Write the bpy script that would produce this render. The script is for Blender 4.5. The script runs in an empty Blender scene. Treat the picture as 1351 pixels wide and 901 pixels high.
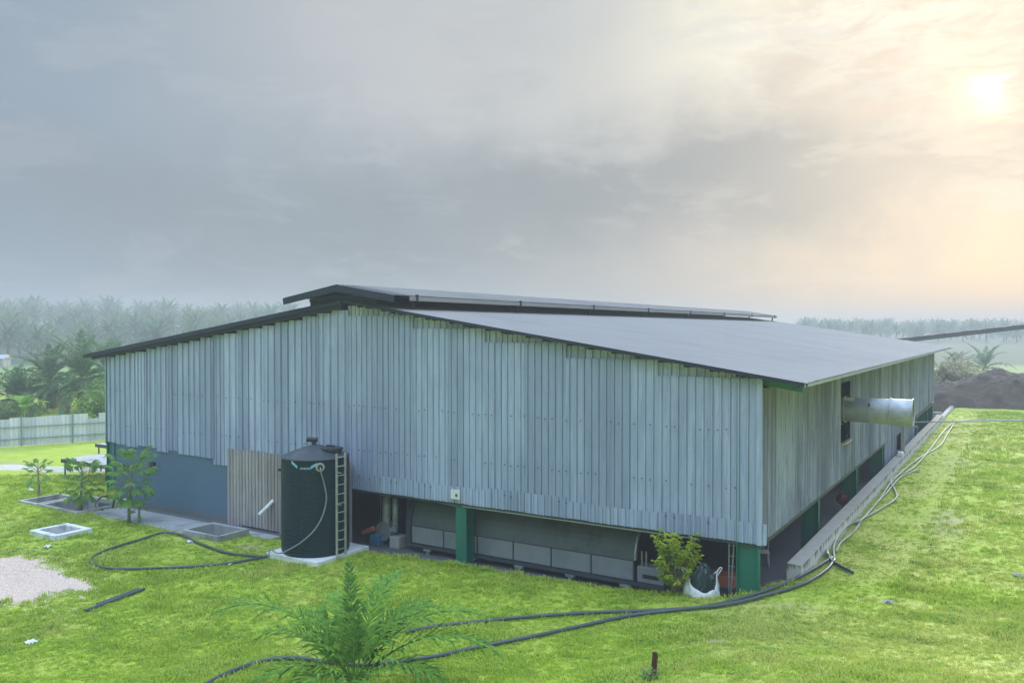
import bpy, bmesh, math, random
import numpy as np
from mathutils import Vector, Matrix, noise as mnoise
random.seed(7); rng = np.random.default_rng(7)
PI = math.pi; R_ = math.radians
scn = bpy.context.scene
COL = scn.collection

# ------------------------------------------------------------------ camera
CAM = np.array([6.10, -22.6, 8.0]); YAW = .5564; PIT = .0145; FPX = 1084.3
cd = bpy.data.cameras.new('camera'); cam = bpy.data.objects.new('camera', cd); COL.objects.link(cam)
cam.location = CAM; cam.rotation_euler = (PI/2 - PIT, 0, YAW)
cd.sensor_width = 36; cd.lens = FPX/1351*36; cd.clip_end = 5000
scn.camera = cam
scn.render.resolution_x = 1024; scn.render.resolution_y = 682
scn.view_settings.view_transform = 'Standard'; scn.view_settings.look = 'None'
scn.view_settings.exposure = 0.0; scn.view_settings.gamma = 1
scn.render.engine = 'CYCLES'
_c, _s = math.cos(YAW), math.sin(YAW)
RT = np.array([_c, _s, 0]); HZ = np.array([-_s, _c, 0]); UZ = np.array([0, 0, 1.])
FW = HZ*math.cos(PIT) - UZ*math.sin(PIT); UPV = UZ*math.cos(PIT) + HZ*math.sin(PIT)
def ray(px, py): return FW + RT*(px-675.5)/FPX - UPV*(py-450.5)/FPX
def atz(px, py, z):
    r = ray(px, py); return CAM + r*(z-CAM[2])/r[2]

def atY(px, py, Y):
    r = ray(px, py); return CAM + r*(Y-CAM[1])/r[1]
# ------------------------------------------------------------------ node helper
class NT:
    def __init__(s, tree): s.t = tree; s.t.nodes.clear()
    def n(s, typ, ins=None, **kw):
        nd = s.t.nodes.new(typ)
        for k, v in kw.items(): setattr(nd, k, v)
        for k, v in (ins or {}).items():
            sock = nd.inputs[k]
            if hasattr(v, 'links') or isinstance(v, bpy.types.NodeSocket): s.t.links.new(v, sock)
            else: sock.default_value = v
        return nd
    def m(s, op, a, b=0.0, c=None, clamp=False):
        nd = s.t.nodes.new('ShaderNodeMath'); nd.operation = op; nd.use_clamp = clamp
        for i, v in enumerate((a, b) if c is None else (a, b, c)):
            if isinstance(v, bpy.types.NodeSocket): s.t.links.new(v, nd.inputs[i])
            else: nd.inputs[i].default_value = v
        return nd.outputs[0]
    def mix(s, f, a, b, mode='MIX'):
        nd = s.t.nodes.new('ShaderNodeMix'); nd.data_type = 'RGBA'; nd.blend_type = mode
        for sock, v in ((nd.inputs['Factor'], f), (nd.inputs[6], a), (nd.inputs[7], b)):
            if isinstance(v, bpy.types.NodeSocket): s.t.links.new(v, sock)
            else: sock.default_value = (*v, 1) if isinstance(v, tuple) and len(v) == 3 else v
        return nd.outputs[2]
    def noise(s, vec, scale, detail=3, rough=.5, dist=0):
        nd = s.n('ShaderNodeTexNoise', {'Scale': scale, 'Detail': detail, 'Roughness': rough, 'Distortion': dist})
        if vec is not None: s.t.links.new(vec, nd.inputs['Vector'])
        return nd.outputs['Fac']
    def ramp(s, f, stops):
        nd = s.t.nodes.new('ShaderNodeValToRGB'); cr = nd.color_ramp
        while len(cr.elements) < len(stops): cr.elements.new(.5)
        for e, (p, c) in zip(cr.elements, stops):
            e.position = p; e.color = (c, c, c, 1) if isinstance(c, (int, float)) else (*c, 1)
        s.t.links.new(f, nd.inputs[0]); return nd.outputs[0]
    def mapr(s, v, a, b, c=0., d=1.):
        nd = s.n('ShaderNodeMapRange', {'Value': v, 'From Min': a, 'From Max': b, 'To Min': c, 'To Max': d})
        nd.interpolation_type = 'SMOOTHSTEP'
        return nd.outputs[0]

def srgb(r, g, b):
    f = lambda v: (v/255/12.92) if v/255 <= .04045 else ((v/255+.055)/1.055)**2.4
    return (f(r), f(g), f(b))

# ------------------------------------------------------------------ world: hazy broken overcast with the sun behind cloud
SUN_EL = R_(14.1)
sd = ray(1312, 118); sd = sd/np.linalg.norm(sd)
SUN_AZ = math.atan2(sd[0], sd[1])
world = bpy.data.worlds.new('World'); scn.world = world; world.use_nodes = True
w = NT(world.node_tree)
tc = w.n('ShaderNodeTexCoord').outputs['Generated']
def vdot(v):
    nd = w.n('ShaderNodeVectorMath', operation='DOT_PRODUCT'); w.t.links.new(tc, nd.inputs[0]); nd.inputs[1].default_value = tuple(v)
    return nd.outputs['Value']
f_, r_, z_ = vdot(HZ), vdot(RT), vdot(UZ)
az = w.m('MULTIPLY', w.m('ARCTAN2', r_, f_), 180/PI)          # degrees right of the view axis
el = w.m('MULTIPLY', w.m('ARCSINE', z_), 180/PI)
wa = w.noise(tc, 2.2, 4, .55); wb = w.noise(tc, 7.0, 5, .6)
sc = w.n('ShaderNodeMapping', {'Vector': tc, 'Scale': (1, 1, 3.2)}).outputs[0]
n1 = w.noise(sc, 2.0, 7, .62, .4); n2 = w.noise(sc, 6.5, 6, .65, .3)
azw = w.m('ADD', az, w.m('MULTIPLY', w.m('SUBTRACT', wa, .5), 26))
elw = w.m('ADD', el, w.m('MULTIPLY', w.m('SUBTRACT', wb, .5), 9))
def gauss(a0, e0, sa, se, tilt=0):
    da = w.m('SUBTRACT', azw, a0); de = w.m('SUBTRACT', elw, e0)
    if tilt: de = w.m('SUBTRACT', de, w.m('MULTIPLY', da, tilt))
    q = w.m('ADD', w.m('POWER', w.m('ABSOLUTE', w.m('DIVIDE', da, sa)), 2.0), w.m('POWER', w.m('ABSOLUTE', w.m('DIVIDE', de, se)), 2.0))
    return w.m('EXPONENT', w.m('MULTIPLY', q, -1.0))
sdot = vdot(sd)
ang = w.m('MULTIPLY', w.m('ARCCOSINE', w.m('MINIMUM', sdot, .99999)), 180/PI)     # degrees away from the sun
n3 = w.noise(sc, 15, 6, .65, .5)
mott = w.mapr(w.m('MULTIPLY_ADD', n3, .45, w.m('MULTIPLY', n2, .55)), .43, .57)
base = w.mix(w.mapr(ang, 66, 22), srgb(152, 169, 186), srgb(184, 190, 193))
base = w.mix(w.m('MULTIPLY', gauss(-6, 18, 15, 6, -.15), .8), base, srgb(200, 203, 206))
base = w.mix(w.m('MULTIPLY', w.mapr(ang, 27, 8), .55), base, srgb(218, 210, 196))
base = w.mix(w.m('MULTIPLY', gauss(21, 20, 13, 5.5, .1), .95), base, srgb(246, 243, 226))
base = w.mix(w.m('MULTIPLY', w.mapr(n1, .48, .66), .40), base, srgb(158, 167, 177))
base = w.mix(w.m('MULTIPLY', w.mapr(n2, .50, .65), w.mapr(az, -20, 8, .16, .42)), base, srgb(205, 207, 209))
# pinkish grey mottled cloud around the sun
near = w.m('MULTIPLY', w.mapr(ang, 20, 5), w.m('SUBTRACT', 1.0, mott))
base = w.mix(w.m('MULTIPLY', near, .9), base, srgb(203, 193, 184))
# glow of the sun through the cloud
g1 = w.m('EXPONENT', w.m('MULTIPLY', w.m('POWER', w.m('DIVIDE', ang, 3.0), 2.0), -1))
g2 = w.m('EXPONENT', w.m('MULTIPLY', w.m('POWER', w.m('DIVIDE', ang, 1.0), 2.0), -1))
base = w.mix(w.m('MULTIPLY', g1, w.m('MULTIPLY_ADD', mott, .65, .05)), base, (.98, .86, .60))
# peach light under the cloud, and the slate bank sweeping across the middle
base = w.mix(w.m('MULTIPLY', gauss(27, -1.0, 19, 6.2, .03), .95), base, (.92, .67, .40))
bank = w.m('ADD', w.m('MULTIPLY', gauss(18, 10.0, 27, 3.7, .03), 1.2), w.m('MULTIPLY', gauss(-10, 5.0, 20, 5.0, -.12), .85), clamp=True)
bank = w.m('MULTIPLY', bank, w.mapr(n1, .3, .6, .75, 1.0))
base = w.mix(w.m('MULTIPLY', bank, w.m('SUBTRACT', .97, w.m('MULTIPLY', w.mapr(n2, .5, .64), .35))), base, srgb(144, 155, 164))
base = w.mix(w.m('MULTIPLY', g2, w.m('MULTIPLY_ADD', mott, .8, .06)), base, (2.2, 1.95, 1.4))
# overcast sky grows brighter towards the zenith
zen = w.m('ADD', 1.0, w.m('MULTIPLY', w.mapr(z_, .34, .92), 5.4))
zen = w.m('MULTIPLY', zen, 1.02)
vm = w.n('ShaderNodeVectorMath', {'Scale': zen}, operation='SCALE'); w.t.links.new(base, vm.inputs[0])
clouds = w.mix(w.mapr(z_, .34, .92), vm.outputs[0], w.mix(1.0, vm.outputs[0], (.93, 1.0, 1.15), 'MULTIPLY'))
nish = w.n('ShaderNodeTexSky', sky_type='NISHITA', sun_disc=False, sun_elevation=SUN_EL, sun_rotation=SUN_AZ, dust_density=4.0)
vm2 = w.n('ShaderNodeVectorMath', {'Scale': .1}, operation='SCALE'); w.t.links.new(nish.outputs[0], vm2.inputs[0])
skyc = w.mix(.93, vm2.outputs[0], clouds)
bg = w.n('ShaderNodeBackground', {'Color': skyc, 'Strength': 1.0})
w.n('ShaderNodeOutputWorld', {'Surface': bg.outputs[0]})

sl = bpy.data.lights.new('sun', 'SUN'); sun = bpy.data.objects.new('sun', sl); COL.objects.link(sun)
sl.energy = 4.0; sl.angle = R_(12); sl.color = (1, .94, .84)
sun.rotation_euler = Vector(-sd).to_track_quat('-Z', 'Y').to_euler()

# ------------------------------------------------------------------ materials
def mat(name, build, **kw):
    m = bpy.data.materials.new(name); m.use_nodes = True
    t = NT(m.node_tree)
    b = t.n('ShaderNodeBsdfPrincipled'); t.n('ShaderNodeOutputMaterial', {'Surface': b.outputs[0]})
    for k, v in kw.items(): b.inputs[k].default_value = v
    if build: build(t, b)
    return m
def pos(t, scale=(1, 1, 1), rnd=True):
    g = t.n('ShaderNodeNewGeometry').outputs['Position']
    if rnd:
        r = t.n('ShaderNodeObjectInfo').outputs['Random']
        cx = t.n('ShaderNodeCombineXYZ', {'X': t.m('MULTIPLY', r, 40), 'Y': t.m('MULTIPLY', r, 31), 'Z': t.m('MULTIPLY', r, 17)}).outputs[0]
        a = t.n('ShaderNodeVectorMath', operation='ADD'); t.t.links.new(g, a.inputs[0]); t.t.links.new(cx, a.inputs[1]); g = a.outputs[0]
    return t.n('ShaderNodeMapping', {'Vector': g, 'Scale': scale}).outputs[0]
def bump(t, b, h, strength=.3, dist=.02):
    bn = t.n('ShaderNodeBump', {'Height': h, 'Strength': strength, 'Distance': dist}); t.t.links.new(bn.outputs[0], b.inputs['Normal'])
def link(t, v, s): t.t.links.new(v, s)

def simple(name, col, rough=.7, metal=0, var=.25, scale=6, stretch=(1, 1, 1), bumpv=.15, dirt=None):
    def f(t, b):
        p = pos(t, stretch)
        n = t.noise(p, scale, 5, .6)
        c = t.mix(n, tuple(x*(1-var) for x in col), tuple(min(1, x*(1+var)) for x in col))
        if dirt:
            n2 = t.noise(p, scale*.35, 6, .7)
            c = t.mix(t.mapr(n2, .48, .66), c, dirt)
        link(t, c, b.inputs['Base Color'])
        if bumpv: bump(t, b, n, bumpv)
    return mat(name, f, Roughness=rough, Metallic=metal)

def zinc(name, c1, c2, stain, streak, rust_amt, metal=.0, rough=.75, white=.0):
    def f(t, b):
        rnd = t.n('ShaderNodeObjectInfo').outputs['Random']
        p = pos(t, (5, 5, .35)); p2 = pos(t, (14, 14, .9)); p3 = pos(t, (1, 1, 1), False)
        a = t.noise(p, 1.0, 5, .6); a2 = t.noise(p2, 1.0, 4, .7); big = t.noise(p3, .35, 4, .6)
        c = t.mix(t.mapr(a, .36, .64), c1, c2)
        c = t.mix(t.m('MULTIPLY', t.mapr(rnd, .35, 1), .55), c, stain)
        c = t.mix(t.m('MULTIPLY', t.mapr(rnd, .35, 0), .5), c, tuple(min(1, v*1.15) for v in c2))
        c = t.mix(t.m('MULTIPLY', t.mapr(a2, .50, .72), streak), c, stain)
        c = t.mix(t.m('MULTIPLY', t.mapr(big, .45, .7), .35), c, stain)
        if rust_amt: c = t.mix(t.m('MULTIPLY', t.m('MULTIPLY', t.mapr(t.noise(p2, .6, 6, .75), .56, .72), t.mapr(big, .4, .6)), rust_amt), c, (.16, .12, .10))
        wn = t.noise(pos(t, (9, 9, 1.2)), 1.6, 6, .8)
        c = t.mix(t.m('MULTIPLY', t.mapr(wn, .66, .74), .45+white), c, (.52, .54, .55))
        sp = t.noise(pos(t, (1, 1, 1)), 26, 2, .5)
        c = t.mix(t.m('MULTIPLY', t.mapr(sp, .70, .76), .5), c, (.06, .07, .08))
        link(t, c, b.inputs['Base Color'])
        link(t, t.m('MULTIPLY_ADD', a2, .25, rough-.1), b.inputs['Roughness'])
        bump(t, b, t.noise(pos(t, (3, 3, 1.2)), 1.5, 3, .5), .35, .02)
    return mat(name, f, Metallic=metal, **{'Specular IOR Level': .25})

M = {}
M['zinc'] = zinc('zinc_sheet', (.335, .395, .545), (.44, .505, .655), (.25, .30, .42), .55, .10)
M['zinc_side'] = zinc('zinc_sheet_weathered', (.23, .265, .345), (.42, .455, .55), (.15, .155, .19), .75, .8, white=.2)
M['zinc_brown'] = zinc('zinc_sheet_brown', (.37, .34, .345), (.49, .455, .46), (.25, .22, .215), .8, .5, white=.3)
M['zinc_light'] = zinc('zinc_sheet_patch', (.38, .42, .53), (.49, .53, .64), (.27, .30, .38), .6, .25, white=.15)
def roof_f(t, b):
    p = pos(t, (.6, 4, 1)); n = t.noise(p, 1.2, 6, .65); big = t.noise(pos(t, (1, 1, 1), False), .22, 5, .6)
    rnd = t.n('ShaderNodeObjectInfo').outputs['Random']
    c = t.mix(n, (.245, .235, .225), (.32, .305, .29))
    c = t.mix(t.m('MULTIPLY', t.mapr(big, .42, .68), .45), c, (.215, .21, .205))
    c = t.mix(t.m('MULTIPLY', rnd, .08), c, (.19, .205, .225))
    st = t.noise(pos(t, (.5, 9, 1), False), 1.5, 5, .7)
    c = t.mix(t.m('MULTIPLY', t.mapr(st, .55, .75), .35), c, (.19, .19, .19))
    link(t, c, b.inputs['Base Color']); link(t, t.m('MULTIPLY_ADD', n, .2, .68), b.inputs['Roughness'])
M['roof'] = mat('roof_sheet_metal', roof_f, Metallic=.0, **{'Specular IOR Level': .22})
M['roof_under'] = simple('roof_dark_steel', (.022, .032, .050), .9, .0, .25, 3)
M['green'] = simple('green_paint', (.012, .17, .115), .45, 0, .2, 4, (1, 1, .5), .1, dirt=(.03, .13, .10))
def bw_f(t, b):
    p = pos(t, (1, 1, 1), False); n = t.noise(p, .8, 5, .65); z = t.n('ShaderNodeSeparateXYZ', {'Vector': p}).outputs['Z']
    c = t.mix(n, (.082, .150, .235), (.115, .190, .275))
    dr = t.noise(pos(t, (4, 4, .3), False), 1.3, 6, .7)
    c = t.mix(t.m('MULTIPLY', t.mapr(dr, .52, .75), .35), c, (.15, .20, .24))
    sp = t.m('SUBTRACT', t.m('MULTIPLY', t.noise(p, 3, 6, .75), .75), z)
    c = t.mix(t.m('MULTIPLY', t.mapr(sp, -.05, .3), .7), c, (.17, .165, .14))
    link(t, c, b.inputs['Base Color']); bump(t, b, t.noise(p, 14, 4, .6), .12)
M['bluewall'] = mat('blue_grey_paint', bw_f, Roughness=.8)
M['concrete'] = simple('concrete', (.42, .42, .40), .9, 0, .3, 3, (1, 1, 1), .3, dirt=(.22, .22, .19))
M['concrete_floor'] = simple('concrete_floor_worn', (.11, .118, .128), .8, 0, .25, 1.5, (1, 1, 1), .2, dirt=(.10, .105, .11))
M['apron'] = simple('concrete_apron_pale', (.36, .37, .37), .9, 0, .3, 2, (1, 1, 1), .3, dirt=(.19, .20, .19))
M['whitecon'] = simple('white_painted_concrete', (.72, .73, .72), .85, 0, .12, 5, (1, 1, 1), .3, dirt=(.45, .46, .44))
def ret_f(t, b):
    g = t.n('ShaderNodeNewGeometry'); nz = t.n('ShaderNodeSeparateXYZ', {'Vector': g.outputs['Normal']}).outputs['Z']
    p = pos(t, (1, 1, 1), False)
    top = t.mix(t.noise(p, 2.5, 8, .75), (.20, .19, .165), (.48, .46, .41))
    zz = t.n('ShaderNodeSeparateXYZ', {'Vector': g.outputs['Position']}).outputs['Z']
    drip = t.noise(pos(t, (5, 5, .25), False), 1.2, 5, .7)
    face = t.mix(t.mapr(t.m('ADD', drip, t.m('MULTIPLY', t.m('SUBTRACT', zz, 1.0), .8)), .50, .62), (.62, .61, .57), (.17, .165, .14))
    link(t, t.mix(t.mapr(nz, .3, .7), face, top), b.inputs['Base Color']); bump(t, b, t.noise(p, 12, 6, .7), .5, .02)
M['retwall'] = mat('weathered_concrete_kerb', ret_f, Roughness=.9)
def tank_f(t, b):
    n = t.noise(pos(t, (1, 1, .3)), 3, 5, .6)
    link(t, t.mix(t.m('MULTIPLY', t.mapr(t.noise(pos(t, (3, 3, .25), False), 1.5, 6, .7), .55, .75), .35), t.mix(n, (.003, .018, .025), (.006, .032, .040)), (.04, .07, .07)), b.inputs['Base Color'])
M['tank'] = mat('dark_green_plastic', tank_f, Roughness=.5, **{'Specular IOR Level': .22})
M['tank_top'] = simple('tank_top_plastic', (.040, .052, .060), .6, 0, .3, 4, (1, 1, 1), .1, dirt=(.075, .085, .09))
M['black'] = simple('black_rubber', (.02, .024, .024), .5, 0, .3, 8)
M['hose'] = simple('hose_dark_grey', (.055, .075, .075), .42, 0, .3, 5)
M['hose_grey'] = simple('hose_mid_grey', (.22, .25, .25), .45, 0, .2, 5)
M['hose_pale'] = simple('hose_pale_grey', (.33, .34, .31), .6, 0, .25, 3, (1, 1, 1), .1, dirt=(.20, .21, .18))
M['steel'] = simple('galvanised_steel', (.40, .43, .45), .42, .6, .2, 3, (1, 1, 2), .1, dirt=(.30, .31, .31))
def duct_f(t, b):
    p = pos(t, (1, 1, 1)); n = t.noise(p, 2.2, 6, .65); n2 = t.noise(p, 7, 4, .7)
    c = t.mix(t.mapr(n, .35, .65), (.36, .39, .41), (.50, .53, .55))
    c = t.mix(t.m('MULTIPLY', t.mapr(n2, .55, .75), .6), c, (.34, .30, .22))
    link(t, c, b.inputs['Base Color']); link(t, t.m('MULTIPLY_ADD', n2, .3, .35), b.inputs['Roughness'])
M['duct'] = mat('duct_metal', duct_f, Metallic=.35)
M['machpanel'] = simple('machine_panel_sheet', (.23, .255, .265), .65, .05, .15, 2.5, (1, 1, 1), .1, dirt=(.19, .22, .23))
M['mach'] = simple('machine_grey_sheet', (.115, .14, .15), .65, .1, .18, 2.5, (1, 1, 1), .1, dirt=(.08, .10, .11))
M['darksteel'] = simple('dark_steel', (.06, .075, .085), .55, .3, .3, 4)
M['hood'] = simple('dull_hood_sheet', (.055, .06, .065), .95, 0, .3, 4)
M['blue'] = simple('blue_paint', (.03, .16, .30), .5, 0, .25, 5, dirt=(.06, .13, .2))
M['rust'] = simple('rusty_steel', (.13, .055, .035), .85, .1, .35, 14, (1, 1, .6), .4, dirt=(.20, .09, .05))
M['orange'] = simple('faded_orange_paint', (.42, .13, .07), .7, 0, .2, 6)
M['red'] = simple('dull_red_plastic', (.22, .03, .035), .5, 0, .25, 6)
M['yellow'] = simple('yellow_paint', (.62, .50, .06), .5, 0, .2, 9, dirt=(.3, .25, .08))
M['white'] = simple('white_plastic', (.75, .76, .75), .5, 0, .08, 9)
M['bag'] = simple('white_woven_bag', (.66, .67, .68), .75, 0, .15, 9, (1, 1, 1), .4, dirt=(.48, .49, .5))
M['liner'] = simple('black_plastic_liner', (.012, .03, .032), .28, 0, .4, 5, (1, 1, 1), .5)
M['cyan'] = simple('pale_cyan_print', (.22, .50, .62), .6, 0, .1, 9)
M['alu'] = simple('pale_aluminium', (.50, .50, .44), .5, .4, .15, 6, dirt=(.34, .33, .28))
M['fence'] = zinc('fence_sheet_paint', (.66, .66, .76), (.80, .79, .88), (.50, .52, .60), .5, .05)
M['fencepost'] = simple('fence_green_steel', (.20, .32, .29), .6, .1, .2, 6)
M['bark'] = simple('stem_bark', (.22, .19, .14), .9, 0, .3, 9, (1, 1, 3), .5)
M['papaya_bark'] = simple('papaya_stem', (.25, .26, .19), .8, 0, .25, 9, (1, 1, 5), .4)
M['midrib'] = simple('frond_midrib', (.16, .22, .06), .6, 0, .2, 6)
M['compost'] = simple('dark_compost', (.085, .062, .045), 1.0, 0, .5, 2.2, (1, 1, 1), 1.0, dirt=(.05, .037, .028))

def leaf(name, c1, c2, trans=.25, rough=.5, ns=2.2):
    def f(t, b):
        rnd = t.n('ShaderNodeObjectInfo').outputs['Random']
        n = t.mapr(t.noise(pos(t, (1, 1, 1), False), ns, 3, .6), .3, .7)
        c = t.mix(t.m('MULTIPLY_ADD', rnd, .4, t.m('MULTIPLY', n, .6)), c1, c2)
        link(t, c, b.inputs['Base Color'])
        tr = t.n('ShaderNodeBsdfTranslucent', {'Color': c})
        out = [x for x in t.t.nodes if x.type == 'OUTPUT_MATERIAL'][0]
        mx = t.n('ShaderNodeMixShader', {0: trans, 1: b.outputs[0], 2: tr.outputs[0]})
        link(t, mx.outputs[0], out.inputs['Surface'])
    return mat(name, f, Roughness=rough, **{'Specular IOR Level': .2})
M['palm'] = leaf('oil_palm_leaflet', (.030, .11, .016), (.25, .45, .050), .32, .55, 11)
M['palm_far'] = leaf('plantation_frond', (.05, .13, .06), (.14, .26, .09), .25)
M['palm_dry'] = leaf('dry_frond', (.17, .15, .09), (.26, .23, .14), .2)
M['papaya'] = leaf('papaya_leaf', (.16, .33, .08), (.34, .54, .14), .38)
M['shrub'] = leaf('shrub_leaf', (.30, .42, .02), (.70, .76, .08), .4)
M['banana'] = leaf('banana_leaf', (.14, .29, .05), (.26, .42, .09), .35)
M['bush'] = leaf('wild_bush_leaf', (.08, .15, .04), (.20, .28, .09), .25)
M['drygrass'] = leaf('dry_tall_grass', (.34, .32, .2), (.5, .47, .33), .3)

GA, GB, GC = (.33, .46, .022), (.47, .575, .045), (.58, .53, .18)     # lush, mid, dry grass
def grass_color(t):
    p = pos(t, (1, 1, 1), False)
    a = t.noise(p, .16, 5, .6); b2 = t.noise(p, .9, 5, .65); c3 = t.noise(p, 4.5, 4, .7)
    c = t.mix(t.mapr(b2, .25, .75), GA, GB)
    k = t.m('ADD', t.m('MULTIPLY', a, .62), t.m('MULTIPLY', b2, .38))
    xx = t.n('ShaderNodeSeparateXYZ', {'Vector': p}).outputs['X']
    k = t.m('ADD', k, t.mapr(xx, -6, 6, 0, .055))
    c = t.mix(t.m('MULTIPLY', t.mapr(k, .46, .66), .5), c, GC)
    c = t.mix(t.m('MULTIPLY', t.mapr(c3, .5, .75), .18), c, (.15, .27, .012))
    return c, b2, c3, a
def gblade(t, b):
    c, b2, c3, a = grass_color(t)
    rnd = t.n('ShaderNodeObjectInfo').outputs['Random']
    c = t.mix(t.m('MULTIPLY', t.mapr(rnd, .55, 1), .35), c, (.56, .66, .10))
    c = t.mix(t.m('MULTIPLY', t.mapr(rnd, .3, 0), .45), c, (.10, .22, .006))
    link(t, c, b.inputs['Base Color'])
    tr = t.n('ShaderNodeBsdfTranslucent', {'Color': c}); out = [x for x in t.t.nodes if x.type == 'OUTPUT_MATERIAL'][0]
    link(t, t.n('ShaderNodeMixShader', {0: .35, 1: b.outputs[0], 2: tr.outputs[0]}).outputs[0], out.inputs['Surface'])
M['grass'] = mat('grass_blades', gblade, Roughness=.6)
def ground_f(t, b):
    c, b2, c3, a = grass_color(t)
    p = pos(t, (1, 1, 1), False)
    fine = t.noise(p, 14, 4, .7)
    c = t.mix(1.0, c, (.90, .90, .92), 'MULTIPLY')
    c = t.mix(t.m('MULTIPLY', t.mapr(fine, .45, .7), .5), c, (.14, .16, .04))
    at = t.n('ShaderNodeAttribute', attribute_name='bare').outputs['Fac']
    ag = t.n('ShaderNodeAttribute', attribute_name='stony').outputs['Fac']
    far = t.n('ShaderNodeAttribute', attribute_name='field').outputs['Fac']
    soil = t.mix(t.noise(p, 5, 5, .7), (.26, .22, .11), (.44, .38, .24))
    edge = t.m('ADD', at, t.m('MULTIPLY', t.m('SUBTRACT', c3, .5), .9))
    c = t.mix(t.mapr(edge, .35, .75), c, soil)
    st = t.mix(t.noise(p, 9, 5, .8), (.50, .38, .30), (.78, .63, .53))
    c = t.mix(t.mapr(t.m('ADD', ag, t.m('MULTIPLY', t.m('SUBTRACT', c3, .5), .7)), .4, .6), c, st)
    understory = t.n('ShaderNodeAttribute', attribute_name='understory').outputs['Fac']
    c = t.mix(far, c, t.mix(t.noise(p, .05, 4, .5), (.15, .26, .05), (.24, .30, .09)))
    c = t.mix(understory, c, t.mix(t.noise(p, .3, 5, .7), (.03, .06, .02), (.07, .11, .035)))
    link(t, c, b.inputs['Base Color']); bump(t, b, fine, .6, .05)
M['ground'] = mat('grassy_ground', ground_f, Roughness=.95)
M['stone'] = simple('limestone_chips', (.74, .57, .45), .9, 0, .3, 6)
M['track'] = simple('pale_gravel_track', (.50, .47, .40), .95, 0, .2, 3, (1, 1, 1), .5)

# ------------------------------------------------------------------ mesh helpers
class MB:
    def __init__(s): s.v = []; s.f = []; s.mi = []; s.k = 0
    def add(s, vs, fs, k=None):
        o = len(s.v); s.v += [tuple(map(float, v)) for v in vs]
        for f in fs: s.f.append(tuple(i+o for i in f)); s.mi.append(s.k if k is None else k)
        return s
    def box(s, a, b, k=None):
        (x0, y0, z0), (x1, y1, z1) = a, b
        vs = [(x0,y0,z0),(x1,y0,z0),(x1,y1,z0),(x0,y1,z0),(x0,y0,z1),(x1,y0,z1),(x1,y1,z1),(x0,y1,z1)]
        return s.add(vs, [(3,2,1,0),(4,5,6,7),(0,1,5,4),(1,2,6,5),(2,3,7,6),(3,0,4,7)], k)
    def beam(s, p, q, wd, ht, k=None, up=(0, 0, 1)):
        p, q = Vector(p), Vector(q); d = (q-p).normalized(); u = Vector(up)
        if abs(d.dot(u)) > .99: u = Vector((0, 1, 0))
        sv = d.cross(u).normalized(); u = sv.cross(d).normalized()
        vs = []
        for c in (p, q):
            for a, b in ((-1,-1),(1,-1),(1,1),(-1,1)): vs.append(c + sv*a*wd/2 + u*b*ht/2)
        return s.add(vs, [(0,1,2,3),(7,6,5,4),(0,4,5,1),(1,5,6,2),(2,6,7,3),(3,7,4,0)], k)
    def tube(s, pts, r, n=8, k=None, cap=True):
        pts = [Vector(p) for p in pts]; rs = r if isinstance(r, (list, tuple)) else [r]*len(pts)
        vs = []; fs = []; prev = None
        for i, p in enumerate(pts):
            d = (pts[min(i+1, len(pts)-1)] - pts[max(i-1, 0)]).normalized()
            if prev is None:
                a = d.cross(Vector((0, 0, 1)));  a = a if a.length > .05 else d.cross(Vector((0, 1, 0)))
            else: a = prev - d*prev.dot(d)
            a.normalize(); prev = a; b = d.cross(a)
            for j in range(n):
                t = 2*PI*j/n; vs.append(p + (a*math.cos(t) + b*math.sin(t))*rs[i])
        for i in range(len(pts)-1):
            for j in range(n): fs.append((i*n+j, i*n+(j+1) % n, (i+1)*n+(j+1) % n, (i+1)*n+j))
        if cap: fs.append(tuple(range(n-1, -1, -1))); fs.append(tuple((len(pts)-1)*n+j for j in range(n)))
        return s.add(vs, fs, k)
    def lathe(s, prof, c=(0, 0, 0), n=32, k=None):
        vs = []; fs = []
        for r, z in prof:
            for j in range(n): vs.append((c[0]+r*math.cos(2*PI*j/n), c[1]+r*math.sin(2*PI*j/n), c[2]+z))
        for i in range(len(prof)-1):
            for j in range(n): fs.append((i*n+j, i*n+(j+1) % n, (i+1)*n+(j+1) % n, (i+1)*n+j))
        return s.add(vs, fs, k)
    def mesh(s, name, mats, smooth=False):
        me = bpy.data.meshes.new(name); me.from_pydata(s.v, [], s.f)
        for m in (mats if isinstance(mats, (list, tuple)) else [mats]): me.materials.append(m)
        if len(set(s.mi)) > 1: me.polygons.foreach_set('material_index', s.mi)
        if smooth: me.polygons.foreach_set('use_smooth', [True]*len(me.polygons))
        me.update(); return me
    def build(s, name, mats, parent=None, smooth=False, loc=None, bevel=0):
        o = bpy.data.objects.new(name, s.mesh(name, mats, smooth)); COL.objects.link(o)
        if parent: o.parent = parent
        if loc is not None: o.location = loc
        if bevel:
            md = o.modifiers.new('bevel', 'BEVEL'); md.width = bevel; md.segments = 2; md.limit_method = 'ANGLE'
        return o
def inst(name, me, parent=None, loc=(0, 0, 0), rot=(0, 0, 0), scale=(1, 1, 1)):
    o = bpy.data.objects.new(name, me); COL.objects.link(o); o.parent = parent
    o.location = loc; o.rotation_euler = rot; o.scale = scale; return o
def tag(o, label=None, cat=None, group=None, kind=None):
    for k, v in (('label', label), ('category', cat), ('group', group), ('kind', kind)):
        if v: o[k] = v
    return o
def thing(name, label, cat, loc=(0, 0, 0), rz=0, group=None):
    o = bpy.data.objects.new(name, None); o.empty_display_size = .3; COL.objects.link(o); o.location = loc; o.rotation_euler = (0, 0, rz)
    return tag(o, label, cat, group)
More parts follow.
